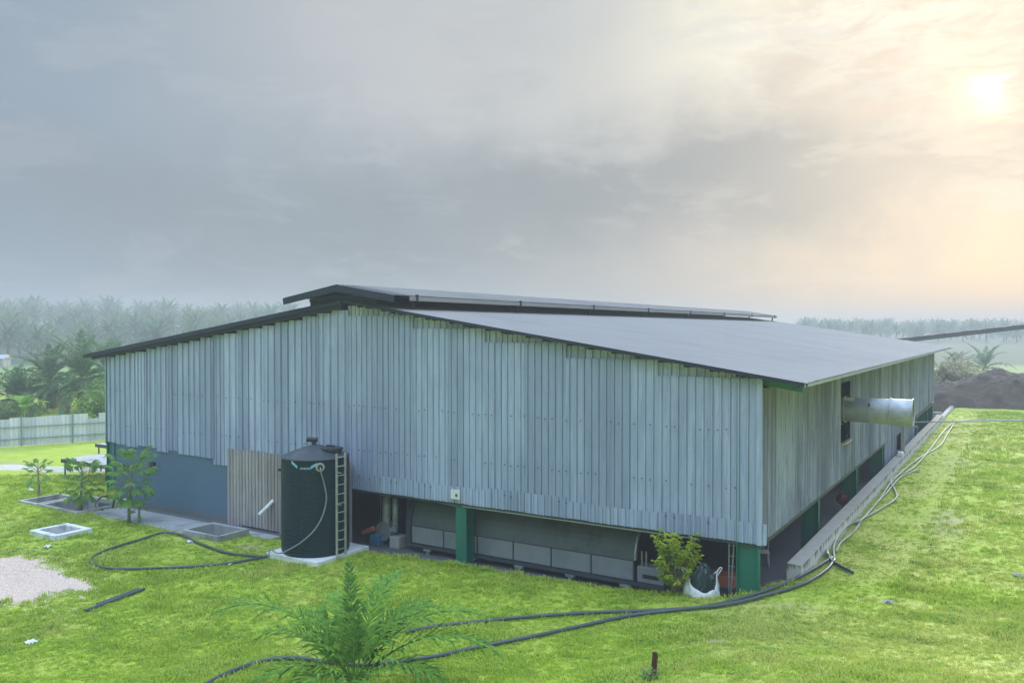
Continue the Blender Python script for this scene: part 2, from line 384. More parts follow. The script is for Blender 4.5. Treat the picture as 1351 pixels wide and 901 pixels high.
def curve_pts(ctrl, per=8):
    P = [Vector(p) for p in ctrl]; P = [P[0]*2-P[1]] + P + [P[-1]*2-P[-2]]; out = []
    for i in range(1, len(P)-2):
        for j in range(per):
            t = j/per; a, b, c, d = P[i-1:i+3]
            out.append(.5*((2*b) + (c-a)*t + (2*a-5*b+4*c-d)*t*t + (3*b-a-3*c+d)*t**3))
    out.append(P[-2]); return out

# ------------------------------------------------------------------ terrain
WL, WW = 51.2, 30.25                       # warehouse length (Y) and width (X from -WW to 0)
KX = np.array([-400, -60, -30, -17, -14, -10, -5, -3, 0, 1.3, 12, 60, 400.])
KZ = np.array([0, 0, 0, .03, .14, .26, .40, .50, .74, .88, .95, 1.0, 1.0])
def vnoise(x, y, s, seed=0):
    x = np.asarray(x)/s + seed*17.3; y = np.asarray(y)/s - seed*9.1
    xi, yi = np.floor(x), np.floor(y); u, v = x-xi, y-yi; u = u*u*(3-2*u); v = v*v*(3-2*v)
    def h(a, b):
        q = np.sin(a*127.1+b*311.7+seed)*43758.5453; return q-np.floor(q)
    return (h(xi, yi)*(1-u)+h(xi+1, yi)*u)*(1-v) + (h(xi, yi+1)*(1-u)+h(xi+1, yi+1)*u)*v
def sstep(v, a, b):
    t = np.clip((v-a)/(b-a), 0, 1); return t*t*(3-2*t)
def indist(X, Y):                          # > 0 inside the warehouse floor / lowered yard
    edge = np.interp(X, [-.5, .55], [-.45, 1.6])
    a = np.minimum(.5-X, Y-edge)
    return a
def height(X, Y):
    X = np.asarray(X, float); Y = np.asarray(Y, float)
    g = np.interp(X, KX, KZ)
    g = g*(1-sstep(Y, 90, 130))
    d = -(X-CAM[0])*_s + (Y-CAM[1])*_c
    k = np.clip(24-d, 0, 24); g = g + .0095*k*k + np.where(d < 0, -d*.1, 0)
    g = g + (vnoise(X, Y, 3.1, 1)-.5)*.10*sstep(d, 6, 14) + (vnoise(X, Y, 1.1, 2)-.5)*.03
    lat = (X-CAM[0])*_c + (Y-CAM[1])*_s
    g = g + sstep(d, 190, 440)*np.interp(lat/np.maximum(d, 1), [-.62, -.35, 0, .35, .62], [11.0, 8.8, 5.6, 4.0, 2.6])
    west = (X < -WW-.4)
    yard = np.where(west, 0*X, np.where(Y < 56, -.30, -.02))
    m = sstep(indist(X, Y), -.25, .22)
    m = np.where(west, 0, m)
    m = m*(1-sstep(Y, 72, 80))
    return g*(1-m) + yard*m
def gz(x, y): return float(height(x, y))
def ground(px, py, dz=0):
    r = ray(px, py); t = 6.0
    while t < 400:
        p = CAM + r*t
        if p[2] < gz(p[0], p[1]) + dz: break
        t += .05
    return Vector((p[0], p[1], gz(p[0], p[1])+dz))

PITS = [(-33.3, -31.75, -2.5, -.55), (-31.55, -28.5, -2.5, -.1), (-26.6, -24.85, -5.5, -4.0), (-21.45, -19.35, -2.45, -1.0)]
STONY = [(-21.2, -10.6, 4.6, 2.2), (-17.6, -9.0, 2.3, .8)]
def bare_at(X, Y):
    b = np.zeros_like(X)
    for cx, cy, rx, ry, st in BARE:
        q = ((X-cx)/rx)**2 + ((Y-cy)/ry)**2; b = np.maximum(b, st*np.exp(-q))
    return b
BARE = []
for px, py, rx, ry, st in ((945, 846, .5, .3, 1.0), (1250, 690, 1.4, 5, .62), (1262, 610, 2.0, 9, .5), (945, 808, 1.6, .5, .55), (1030, 800, 1.8, .6, .55),
                       (250, 715, 1.6, .6, .5), (330, 722, .9, .4, .8), (60, 740, 2.2, .8, .5), (30, 615, 6, 1.6, .6), (1190, 795, 1.2, .7, .5), (1345, 880, 1.0, .5, .6)):
    q = ground(px, py); BARE.append((q.x, q.y, rx, ry, st))
q0 = ground(5, 772); q1 = ground(95, 772); q2 = ground(20, 745)
STONY = [(q0.x-1.2, q0.y, 4.0, 2.0), (q1.x-.6, q1.y, 2.0, .45), (q2.x, q2.y, 1.6, .5)]
def stony_at(X, Y):
    b = np.zeros_like(X)
    for cx, cy, rx, ry in STONY: b = np.maximum(b, 1.6*np.exp(-(((X-cx)/rx)**2 + ((Y-cy)/ry)**2)*1.4))
    return np.clip(b, 0, 1)
def grow(a, step, end, f=1.16):
    out = []; sgn = 1 if end > a else -1; x = a
    while (x-end)*sgn < 0: step *= f; x += sgn*step; out.append(x)
    return out
xs = list(np.arange(-42, 34.01, .42)); xs = grow(xs[0], .42, -1500)[::-1] + xs + grow(xs[-1], .42, 1500)
ys = list(np.arange(-24, 62.01, .42)); ys = grow(ys[0], .42, -600)[::-1] + ys + grow(ys[-1], .42, 1800)
for a, b, c, d in PITS: xs += [a+.1, b-.1]; ys += [c+.1, d-.1]
xs += [-WW-.42, -WW-.38, .5]; xs = np.unique(np.round(xs, 3)); ys = np.unique(np.round(ys, 3))
GX, GY = np.meshgrid(xs, ys); GZ = height(GX, GY)
nx, ny = len(xs), len(ys)
idx = np.arange(nx*ny).reshape(ny, nx)
q = np.stack([idx[:-1, :-1], idx[:-1, 1:], idx[1:, 1:], idx[1:, :-1]], -1).reshape(-1, 4)
cx = (GX[:-1, :-1]+GX[1:, 1:]).ravel()/2; cy = (GY[:-1, :-1]+GY[1:, 1:]).ravel()/2
keep = np.ones(len(q), bool)
for a, b, c, d in PITS: keep &= ~((cx > a+.1) & (cx < b-.1) & (cy > c+.1) & (cy < d-.1))
q = q[keep]
me = bpy.data.meshes.new('ground'); me.from_pydata(np.stack([GX.ravel(), GY.ravel(), GZ.ravel()], -1).tolist(), [], q.tolist())
me.materials.append(M['ground']); me.polygons.foreach_set('use_smooth', [True]*len(me.polygons))
def vattr(me, name, vals):
    a = me.attributes.new(name, 'FLOAT', 'POINT'); a.data.foreach_set('value', np.asarray(vals, np.float32).ravel())
dep = -(GX-CAM[0])*_s + (GY-CAM[1])*_c
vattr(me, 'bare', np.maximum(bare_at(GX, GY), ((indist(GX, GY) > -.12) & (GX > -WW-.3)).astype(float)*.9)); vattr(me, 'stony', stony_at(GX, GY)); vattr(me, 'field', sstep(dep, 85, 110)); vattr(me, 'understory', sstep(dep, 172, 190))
go = bpy.data.objects.new('ground', me); COL.objects.link(go); tag(go, kind='structure')

# pale gravel track beyond the left corner
tk = MB()
tp = [(-60, 1.2, 3.0), (-50, 1.0, 2.6), (-44, 2.4, 2.2), (-38, 5.0, 2.0), (-34, 9, 1.8), (-33, 20, 1.8)]
tl = curve_pts([(a, b, 0) for a, b, _ in tp], 8); pv = []
for i, p in enumerate(tl):
    d = (tl[min(i+1, len(tl)-1)]-tl[max(i-1, 0)]).normalized(); n = Vector((-d.y, d.x, 0)); hw = 1.1 + .3*math.sin(i*1.3)
    for k in (-1, -.3, .3, 1):
        v = p + n*hw*k; pv.append((v.x, v.y, gz(v.x, v.y) + .03 + (-.05 if abs(k) == 1 else 0)))
tk.add(pv, [(i*4+j, i*4+j+1, i*4+4+j+1, i*4+4+j) for i in range(len(tl)-1) for j in range(3)])
tag(tk.build('gravel_track', M['track'], smooth=True), kind='structure')

# ------------------------------------------------------------------ floors, apron, kerb walls
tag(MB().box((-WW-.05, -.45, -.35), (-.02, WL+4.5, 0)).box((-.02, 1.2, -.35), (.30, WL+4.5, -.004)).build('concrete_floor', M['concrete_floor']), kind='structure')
tag(MB().box((-28.4, -2.1, -.2), (-21.5, -.46, .03)).box((-21.499, -.98, -.2), (-18.2, -.46, .028)).build('concrete_apron', M['apron'], bevel=.02), kind='structure')
rw = MB()
for y0, y1, zt in ((1.9, 51.2, 1.2),):
    n = int((y1-y0)/1.2); top = []; 
    for i in range(n+1):
        y = y0+(y1-y0)*i/n; j = (vnoise(np.array([0.]), np.array([y]), 1.7, 5)[0]-.5)*.035
        for X, Z in ((.29, -.3), (.29, zt+j), (.72, zt-.02+j), (.72, .3)): top.append((X, y, Z))
    rw.add(top, [(i*4+k, (i+1)*4+k, (i+1)*4+k+1, i*4+k+1) for i in range(n) for k in range(3)] + [(0, 1, 2, 3), tuple(n*4+k for k in (3, 2, 1, 0))])
o = rw.build('retaining_wall', M['retwall'], bevel=.015); tag(o, 'low weathered concrete retaining wall running between the grass and the warehouse side', 'wall')
rw2 = MB().box((.42, 51.3, -.3), (.74, 69, 1.0))
tag(rw2.build('retaining_wall', M['retwall'], bevel=.02), 'thinner far stretch of concrete wall leading towards the dark compost heap', 'wall')
tag(MB().box((-12, WL+4.4, -.3), (.3, WL+4.7, 1.0)).build('yard_wall', M['concrete'], bevel=.02), 'grey concrete yard wall behind the far end of the warehouse', 'wall')

# ------------------------------------------------------------------ warehouse
ZB, ZBL, ZE, ZR = 2.15, 2.72, 6.80, 9.09; XR = -WW/2; SL = (ZR-ZE)/(WW/2)
SLL = (ZR-7.0)/(WW/2)
def roofz(x): return ZR-(x-XR)*SL if x > XR else ZR-(XR-x)*SLL
wh = thing('warehouse', 'long open-sided warehouse clad in blue-grey corrugated metal sheets under a low gable roof', 'building')

def sheet_mesh(name, width, nr, m, depth=.036, lap=.09, gr=.024):
    pr = []; pitch = width/nr
    for i in range(nr):
        x = i*pitch
        pr += [(x, 0), (x+pitch*.30, -.004), (x+pitch*.62, 0), (x+pitch*.70, -depth), (x+pitch*.86, -depth), (x+pitch*.88, 0), (x+pitch*.90, gr), (x+pitch*.975, gr), (x+pitch*.99, 0)]
    pr.append((width+lap, .0))
    mb = MB(); n = len(pr)
    vs = [(x, y, z) for z in (0, 1) for x, y in pr]
    mb.add(vs, [(i, i+1, n+i+1, n+i) for i in range(n-1)])
    return mb.mesh(name, m)
SW = WW/40
S_front = sheet_mesh('wall_sheet', SW, 3, M['zinc'])
S_left = sheet_mesh('wall_sheet', SW, 2, M['zinc'], .055)
S_patch = sheet_mesh('wall_sheet', SW, 4, M['zinc_light'], .03)
S_brown = sheet_mesh('wall_sheet', SW, 4, M['zinc_brown'], .03)
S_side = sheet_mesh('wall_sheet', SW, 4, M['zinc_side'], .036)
gtop = None
for i in range(40):
    x0 = -WW + i*SW; xm = min(x0, x0+SW, key=lambda x: roofz(x)); zr_ = roofz(xm)-.10
    left = x0 + SW < -15.0
    if left:
        zt = zr_ - .17 - random.choice((0, .0, .04)); zb = ZBL + random.choice((0, .05, -.05, .03, -.1))
        if x0 > -24: zb = ZBL - .05*random.random() - .08 + (.0 if x0 < -21.75 else .30)
        if -23.3 < x0 < -21.7: zb -= .25
        inst('wall_sheet', S_left if i % 7 != 3 else S_front, wh, (x0, -.03-.02*(i % 2), zb), (0, 0, R_(random.uniform(-2.6, 2.6))), (1, 1, zt-zb))
    else:
        grp = int((i-20)//4); xe = -WW + min(40, 20+(grp+1)*4)*SW; zt = roofz(xe)-.14
        zb = ZB
        inst('wall_sheet', S_front, wh, (x0, -.03-.012*(i % 2), zb), (0, 0, R_(random.uniform(-.6, .6))), (1, 1, zt-zb))
        if zr_-zt > .04: inst('wall_sheet', S_patch if i % 9 == 2 else S_front, wh, (x0, .04, zt-.1), (0, 0, 0), (1, 1, zr_-zt+.1))
        zz = ZB-.02+.008*(i % 3); hh = (.60, .56, .64, .52, .58)[grp % 5]
        inst('wall_sheet', S_front, wh, (x0+.13, -.05, zz), (0, 0, R_(random.uniform(-.4, .4))), (1, 1, hh))
# side wall
def side_bottom(y):
    if 24.0 <= y < 28.0: return .12
    if 28.0 <= y < 30.4: return 2.0
    if 30.4 <= y < 37.6: return .12
    if y >= 37.6: return 2.28
    return ZB
SLOT = (11.8, 13.45, 3.50, 5.90)
ns = 67; sw2 = WL/ns
for i in range(ns):
    y0 = i*sw2; ym = y0+sw2/2; zb = side_bottom(ym); zt = ZE-.12
    segs = [(zb, zt)]
    if SLOT[0]-.2 < ym < SLOT[1]+.1: segs = [(zb, SLOT[2]), (SLOT[3], zt)]
    if 0 < ym < 2.3: segs = [(zb, ZE-.42)]
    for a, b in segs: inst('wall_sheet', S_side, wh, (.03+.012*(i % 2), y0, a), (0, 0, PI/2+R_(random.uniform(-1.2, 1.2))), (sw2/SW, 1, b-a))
# far and left walls (hidden from the front), joined
bw = MB()
def corr_wall(mb, p, q, z0, z1, n):
    p, q = Vector(p), Vector(q); d = q-p; nrm = Vector((d.y, -d.x, 0)).normalized(); vs = []
    for i in range(n*2+1):
        b = p + d*(i/(n*2)) + nrm*(.03 if i % 2 else 0); vs += [(b.x, b.y, z0), (b.x, b.y, z1)]
    mb.add(vs, [(i*2, i*2+2, i*2+3, i*2+1) for i in range(n*2)])
corr_wall(bw, (-WW+.02, WL, 0), (-WW+.02, 0, 0), .05, 6.9, 120)
corr_wall(bw, (0, WL-.02, 0), (-WW, WL-.02, 0), .05, 6.75, 80)
vs = [(-WW, WL-.02, 6.7), (0, WL-.02, 6.6), (XR, WL-.02, ZR-.1)]; bw.add(vs, [(0, 1, 2)])
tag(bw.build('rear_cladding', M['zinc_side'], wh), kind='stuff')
# weathered brown sheets low on the front wall, painted wall, trims
for i in range(9):
    x0 = -21.7 + i*SW
    if x0 > -15.2: break
    lo = .06 if i % 4 else -.02
    inst('weathered_sheet', S_brown, wh, (x0, -.11-.014*(i % 2), lo), (0, 0, R_(random.uniform(-1.5, 1.5))), (1, 1, 3.12-lo+random.uniform(-.04, .05)))
MB().box((-WW+.35, .0, -.02), (-21.72, .2, ZBL+.25)).build('painted_wall', M['bluewall'], wh)
MB().box((-.045, -.10, ZB-.03), (.09, .0, ZE-.1)).build('corner_trim', M['zinc'], wh)
MB().box((-WW-.05, -.08, ZBL-.05), (-WW+.0, .03, roofz(-WW)-.2)).build('corner_trim', M['zinc'], wh)
MB().beam((-14.9, .02, ZB-.06), (-.1, .02, ZB-.06), .10, .07).build('bottom_girt', M['darksteel'], wh)
MB().beam((-9.9, -.02, ZB-.10), (-1.7, -.02, ZB-.10), .04, .03).build('conduit', M['steel'], wh)
for z in (3.6, 5.2, 6.3): MB().beam((-WW, .10, z), (-.1, .10, z), .06, .12).build('wall_girt', M['darksteel'], wh); MB().beam((-.10, 0, z), (-.10, 11.7, z), .06, .12).build('wall_girt', M['darksteel'], wh); MB().beam((-.10, 13.6, z), (-.10, WL, z), .06, .12).build('wall_girt', M['darksteel'], wh)
MB().box((.0, .02, 2.0), (.03, WL-.03, ZB+.06)).build('side_sill_angle', M['darksteel'], wh)
# screw rows
sb = MB(); 
for z in (5.2, 3.6, 2.6):
    for i in range(118):
        x = -WW+.12+i*SW/3.0
        if x > -.1: break
        zz = z+random.uniform(-.03, .03)
        if zz < 2.8 and x < -14.8: continue
        if random.random() < (.55 if zz > 2.8 else .2): sb.box((x-.015, -.088, zz-.015), (x+.015, -.06, zz+.015))
tag(sb.build('screw_heads', M['darksteel'], wh), kind='stuff')

# columns
def hcol(mb, x, y, z0, z1, along_x, dpt=.55, fl=.24, t=.025):
    if along_x:
        mb.box((x-dpt/2, y-t/2, z0), (x+dpt/2, y+t/2, z1)); mb.box((x-dpt/2-t, y-fl/2, z0), (x-dpt/2, y+fl/2, z1)); mb.box((x+dpt/2, y-fl/2, z0), (x+dpt/2+t, y+fl/2, z1))
    else:
        mb.box((x-t/2, y-dpt/2, z0), (x+t/2, y+dpt/2, z1)); mb.box((x-fl/2, y-dpt/2-t, z0), (x+fl/2, y-dpt/2, z1)); mb.box((x-fl/2, y+dpt/2, z0), (x+fl/2, y+dpt/2+t, z1))
for k in range(8):
    y = min(.05+7.8*k, WL-.2)
    if k == 7: y = WL-.2
    mb = MB(); hcol(mb, -.30, y if k else .05, 0, 6.55, True); mb.build('column', M['green'], wh)
    mb = MB(); hcol(mb, -WW+.33, y if k else .05, 0, 6.75, True); mb.build('column', M['green'], wh)
mb = MB(); hcol(mb, -10.0, .25, 0, roofz(-10)-.3, False, .40, .44); mb.build('column', M['green'], wh)
mb = MB(); hcol(mb, -20.2, .25, 0, roofz(-20)-.3, False, .40, .44); mb.build('column', M['green'], wh)
# rafters per frame, purlins
for k in range(8):
    y = min(.28+7.8*k, WL-.2)
    MB().beam((-.1, y, ZE-.42), (XR, y, ZR-.42), .14, .34).beam((XR, y, ZR-.42), (-WW+.1, y, 6.58), .14, .34).build('rafter', M['green'], wh)
    if k == 0: MB().beam((.02, y, ZE-.24), (1.10, y, ZE-.24-1.1*SL), .12, .17).build('eave_bracket', M['green'], wh)
OF = .32
pm = MB()
for i in range(11):
    x = XR+.7+i*1.55; pm.beam((x, -.2, roofz(x)-.11), (x, WL+.2, roofz(x)-.11), .06, .14)
    x = XR-.7-i*1.55; pm.beam((x, -.2, roofz(x)-.11), (x, WL+.2, roofz(x)-.11), .06, .14)
tag(pm.build('purlins', M['darksteel'], wh), kind='stuff')
# roof sheets
def roof_sheet_mesh(name, width, length, slope, nr, m, depth=.018):
    pr = []; pitch = width/nr
    for i in range(nr):
        x = i*pitch; pr += [(x, 0), (x+pitch*.6, 0), (x+pitch*.7, depth), (x+pitch*.9, depth), (x+pitch*.99, 0)]
    pr.append((width+.04, 0)); n = len(pr); mb = MB(); segs = 1
    vs = [(length*s, x, y-abs(length*s)*slope) for s in (0, 1) for x, y in pr]
    mb.add(vs, [(i, n+i, n+i+1, i+1) for i in range(n-1)]); return mb.mesh(name, m)
nrf = 68; rw_ = (WL+2*OF)/nrf
RS = roof_sheet_mesh('roof_sheet', rw_, 1.32-XR-.05, SL, 3, M['roof'])
for i in range(nrf): inst('roof_sheet', RS, wh, (XR+.05, -OF+i*rw_, ZR-.006+.003*(i % 2)), (0, R_(random.uniform(-.015, .015)), 0))
lm = MB(); n = nrf*3; vs = []
for i in range(n*2+1):
    y = -OF+(WL+2*OF)*i/(n*2); dz = .03 if i % 2 else 0
    vs += [(XR-.05, y, ZR+dz), (-WW-1.38, y, ZR-(WW/2+1.33)*SLL+dz)]
lm.add(vs, [(i*2, i*2+2, i*2+3, i*2+1) for i in range(n*2)]); tag(lm.build('left_roof_sheets', M['roof_under'], wh), kind='stuff')
# barge boards on the gable edge
def barge(x0, z0, x1, z1, y, h, name='barge_board', m='roof_under'):
    mb = MB(); mb.beam((x0, y, z0-h/2-.01), (x1, y, z1-h/2-.01), .05, h); return mb.build(name, M[m], wh)
barge(XR+.05, ZR, 1.32, roofz(1.32), -OF+.03, .10)
barge(XR-.05, ZR, -WW-1.36, roofz(-WW-1.36), -OF+.03, .16)
barge(XR-.1, ZR-.12, -.05, roofz(-.05)-.12, .09, .42, 'gable_closure')
barge(XR-.1, ZR-.12, -WW+.1, roofz(-WW+.1)-.12, .09, .42, 'gable_closure')
barge(-WW+.1, roofz(-WW+.1)-.12, -WW-.85, roofz(-WW-.85)-.10, -OF+.12, .17, 'eave_girder')
barge(XR-.1, roofz(XR-.1)-.10, -WW+.1, roofz(-WW+.1)-.10, -OF+.12, .20, 'eave_girder')
MB().beam((-WW-1.36, -OF, roofz(-WW-1.36)-.06), (-WW-1.36, WL+OF, roofz(-WW-1.36)-.06), .05, .12).build('eave_purlin', M['roof_under'], wh)
MB().beam((1.27, -OF, roofz(1.27)-.075), (1.27, WL+OF, roofz(1.27)-.075), .04, .09).build('eave_purlin', M['steel'], wh)
# ridge monitor
MX, MZ, MH = XR, 9.63, 2.72; MY0 = -.62; MY1 = WL+.3
nm = 68; mw = (MY1-MY0-.9)/nm; MS = roof_sheet_mesh('ridge_sheet', mw, MH, .16, 4, M['roof'], .03)
for i in range(nm): inst('ridge_sheet', MS, wh, (MX, MY0+.9+i*mw, MZ+.005*(i % 2)))
MB().add([(MX, MY0, MZ+.004), (MX+MH, MY0, MZ+.004-MH*.16), (MX+MH, MY0+1.0, MZ+.004-MH*.16), (MX, MY0+1.0, MZ+.004)], [(0, 1, 2, 3)]).build('ridge_front_sheet', M['roof_under'], wh)
lm = MB(); vs = []
for i in range(401):
    y = MY0+(MY1-MY0)*i/400; dz = .02 if i % 2 else 0; vs += [(MX, y, MZ+dz), (MX-MH, y, MZ-MH*.16+dz)]
lm.add(vs, [(i*2, i*2+2, i*2+3, i*2+1) for i in range(400)]); tag(lm.build('left_ridge_sheets', M['roof_under'], wh), kind='stuff')
MB().beam((MX, MY0+.03, MZ-.13), (MX+MH, MY0+.03, MZ-.13-MH*.16), .05, .24).beam((MX, MY0+.03, MZ-.13), (MX-MH, MY0+.03, MZ-.13-MH*.16), .05, .24).build('ridge_barge', M['roof_under'], wh)
MB().beam((MX-1.9, MY0+.3, MZ-.43), (MX+1.9, MY0+.3, MZ-.43), .08, .10).build('ridge_tie', M['roof_under'], wh)
MB().add([(MX-1.7, -.2, roofz(MX-1.7)-.02), (MX, -.2, ZR-.02), (MX+1.6, -.2, roofz(MX+1.6)-.02), (MX+1.6, -.2, MZ-.05-1.6*.16), (MX, -.2, MZ-.05), (MX-1.7, -.2, MZ-.05-1.7*.16), (MX-1.7, -.15, roofz(MX-1.7)-.02), (MX, -.15, ZR-.02), (MX+1.6, -.15, roofz(MX+1.6)-.02), (MX+1.6, -.15, MZ-.05-1.6*.16), (MX, -.15, MZ-.05), (MX-1.7, -.15, MZ-.05-1.7*.16)], [(0, 1, 4, 5), (1, 2, 3, 4), (6, 11, 10, 7), (7, 10, 9, 8), (0, 5, 11, 6), (2, 8, 9, 3)]).build('ridge_end_panel', M['roof_under'], wh)
MB().box((MX+MH-.03, MY0+.9, MZ-MH*.16-.17), (MX+MH+.01, MY1, MZ-MH*.16-.015)).build('ridge_fascia', M['roof'], wh)
for i in range(8):
    y = MY0+1.3+i*7.15
    MB().box((MX+MH-.25, y-.05, roofz(MX+MH)-.02), (MX+MH-.16, y+.05, MZ-MH*.16-.03)).box((MX+MH-.04, y-.04, MZ-MH*.16-.20), (MX+MH+.05, y+.04, MZ-MH*.16+.05)).build('ridge_post', M['roof_under'], wh)
    MB().box((MX-MH+.5, y-.05, roofz(MX-MH)-.05), (MX-MH+.6, y+.05, MZ-MH*.16+.03)).build('ridge_post', M['roof_under'], wh)
    for q_ in (1, -1):
        MB().beam((MX, y, MZ-.07), (MX+q_*(MH-.1), y, MZ-.07-MH*.16), .06, .10).build('ridge_rafter', M['darksteel'], wh)

# interior partitions glimpsed through the openings
MB().box((-13.6, 1.55, 0), (-12.75, 1.62, 2.3)).build('blue_door_panel', M['blue'], wh)
MB().box((-14.9, 6.5, 0), (-14.8, 20, 4.0)).build('inner_wall', M['darksteel'], wh)
for y0, y1 in ((20.6, 23.3), (38.5, 46.5), (46.9, 50.8)):
    MB().box((-1.1, y0, 0), (-1.04, y1, 2.6)).build('green_screen', M['green'], wh)
# slot opening frame and the darkness behind it
MB().box((.0, SLOT[0]-.03, SLOT[2]-.06), (.16, SLOT[1]+.05, SLOT[2])).build('opening_sill', M['alu'], wh)
MB().box((-.9, SLOT[0]-.4, SLOT[2]-.4), (-.85, SLOT[1]+2, SLOT[3]+.4)).build('slot_shade_sheet', M['darksteel'], wh)  # dark sheet added to stand in for the dim interior behind the slot
# small box fixture and rust patch details on the wall bottom
MB().box((-10.32, -.13, 2.28), (-9.95, -.09, 2.60)).build('patch_plate', M['white'], wh)
MB().box((-10.12, -.15, 2.38), (-10.04, -.131, 2.46)).build('bolt_hole', M['rust'], wh)

# ------------------------------------------------------------------ dryer machine under the wall
dr = thing('dryer_machine', 'long grey sheet-metal dryer with curved top lying behind the green column', 'machine')
X0, X1, YF = -12.6, -3.95, .62; PT = .95
mb = MB(); prof = [(YF+.02, .30), (YF+.02, PT)] + [(YF+1.3-1.28*math.cos(a), PT+1.28*math.sin(a)) for a in np.linspace(0, PI/2, 12)] + [(YF+3.2, PT+1.28), (YF+3.2, .3)]
vs = []; nX = 14
for i in range(nX+1):
    x = X0+(X1-X0)*i/nX
    for y, z in prof: vs.append((x, y+.01*math.sin(i*2.1), z))
n = len(prof)
mb.add(vs, [(i*n+j, i*n+j+1, (i+1)*n+j+1, (i+1)*n+j) for i in range(nX) for j in range(n-1)] + [tuple(range(n))])
mb.build('drum_cover', M['mach'], dr, smooth=False)
pw = (X1-X0)/6
for i in range(6):
    a = X0+i*pw+.025; b = a+pw-.05
    MB().box((a, YF-.035, .34), (b, YF+.01, PT-.03)).build('side_panel', M['machpanel'], dr, bevel=.012)
MB().box((X0, YF-.02, PT-.025), (X1, YF+.015, PT+.0)).build('panel_rail', M['darksteel'], dr)
for i in range(1, 6): MB().box((X0+i*pw-.02, YF-.045, .32), (X0+i*pw+.02, YF+.005, PT)).build('panel_seam', M['darksteel'], dr)
MB().box((X0-.1, YF-.09, .20), (X1+1.0, YF+.04, .31)).build('base_rail', M['darksteel'], dr)
for x in np.arange(X0+.8, X1+1, 1.9):
    m_ = MB(); m_.box((x-.16, YF-.16, .14), (x+.16, YF, .20)); m_.box((x-.06, YF-.13, .0), (x+.06, YF-.03, .14)); m_.build('foot', M['steel'], dr)
# arched end hood and feed box
mb = MB()
for k, (xa, xb, mt) in enumerate(((X0-.22, X0, 0),)):
    P = [(YF+1.3-1.38*math.cos(a), PT+1.40*math.sin(a)) for a in np.linspace(0, PI/2, 10)]
    P = [(YF-.08, .2)] + P; vs = []
    for x in (xa, xb):
        for y, z in P: vs.append((x, y, z))
    m2 = len(P); mb.add(vs, [(j, j+1, m2+j+1, m2+j) for j in range(m2-1)])
mb.build('end_hood', M['darksteel'], dr)
mb = MB()
P = [(YF+1.3-1.30*math.cos(a), PT+1.30*math.sin(a)) for a in np.linspace(0, PI, 18)]
vs = [(X1+.002, y, z) for y, z in P] + [(X1+.06, y, z) for y, z in P]; m2 = len(P)
vs += [(X1+.06, YF+1.3+(y-YF-1.3)*.92, PT+(z-PT)*.92) for y, z in P]
mb.add(vs, [(j, j+1, m2+j+1, m2+j) for j in range(m2-1)] + [(m2+j, m2+j+1, 2*m2+j+1, 2*m2+j) for j in range(m2-1)]); mb.build('drum_rim', M['steel'], dr)
mb = MB().box((X1+.10, YF, .32), (X1+.95, YF+.5, .80)); mb.build('feed_box', M['machpanel'], dr, bevel=.015)
MB().box((X1+.28, YF-.012, .46), (X1+.80, YF+.01, .58)).build('feed_slot', M['black'], dr)
for x in (.22, .36): MB().tube([(X1+x, YF+.1, .8), (X1+x, YF+.1, 1.25)], .03).build('lever', M['steel'], dr)
MB().tube([(X1+.95, YF+.9, 1.3), (X1+1.08, YF+.9, 1.3)], .42, 18).build('wheel', M['darksteel'], dr)
MB().tube(curve_pts([(-12.4, .55, 2.05), (-11, .5, 1.98), (-9.95, .5, 1.92)], 4), .09).build('overhead_pipe', M['steel'], dr)

# blower with ducts
bl = thing('blower', 'grey centrifugal blower with upright duct and blue motor beside the water tank', 'blower')
bx, by = -13.9, .75
MB().tube([(bx, by, .62), (bx, by, 1.9)], .16, 14).build('duct', M['duct'], bl, smooth=True)
MB().tube([(bx+.42, by, .75), (bx+.42, by, 1.8)], .11, 12).build('duct', M['duct'], bl, smooth=True)
MB().tube([(bx-.05, by-.16, .55), (bx-.05, by+.22, .55)], .36, 20).build('volute', M['steel'], bl, bevel=.02)
MB().tube([(bx+.15, by, .62), (bx+.42, by, .62), (bx+.42, by, .80)], .12, 10).build('elbow', M['steel'], bl)
MB().box((bx-.55, by-.35, .0), (bx-.1, by+.1, .42)).build('motor', M['blue'], bl, bevel=.04)
MB().beam((bx-1.0, by-.25, .38), (bx-.35, by-.28, .66), .10, .18).build('belt_guard', M['orange'], bl, bevel=.03)
MB().box((bx+.3, by-.2, 0), (bx+.75, by+.35, .42)).build('plinth', M['concrete'], bl, bevel=.02)
# wiring rods hanging behind tank
for i, x in enumerate((-14.5, -14.15)):
    tag(MB().tube([(x, 1.1, 0), (x, 1.1, 2.3)], .02).build('upright_pipe', M['steel']), ('thin upright pipe under the wall edge, nearest the tank ladder', 'thin upright pipe under the wall edge, between tank ladder and blower')[i], 'pipe')

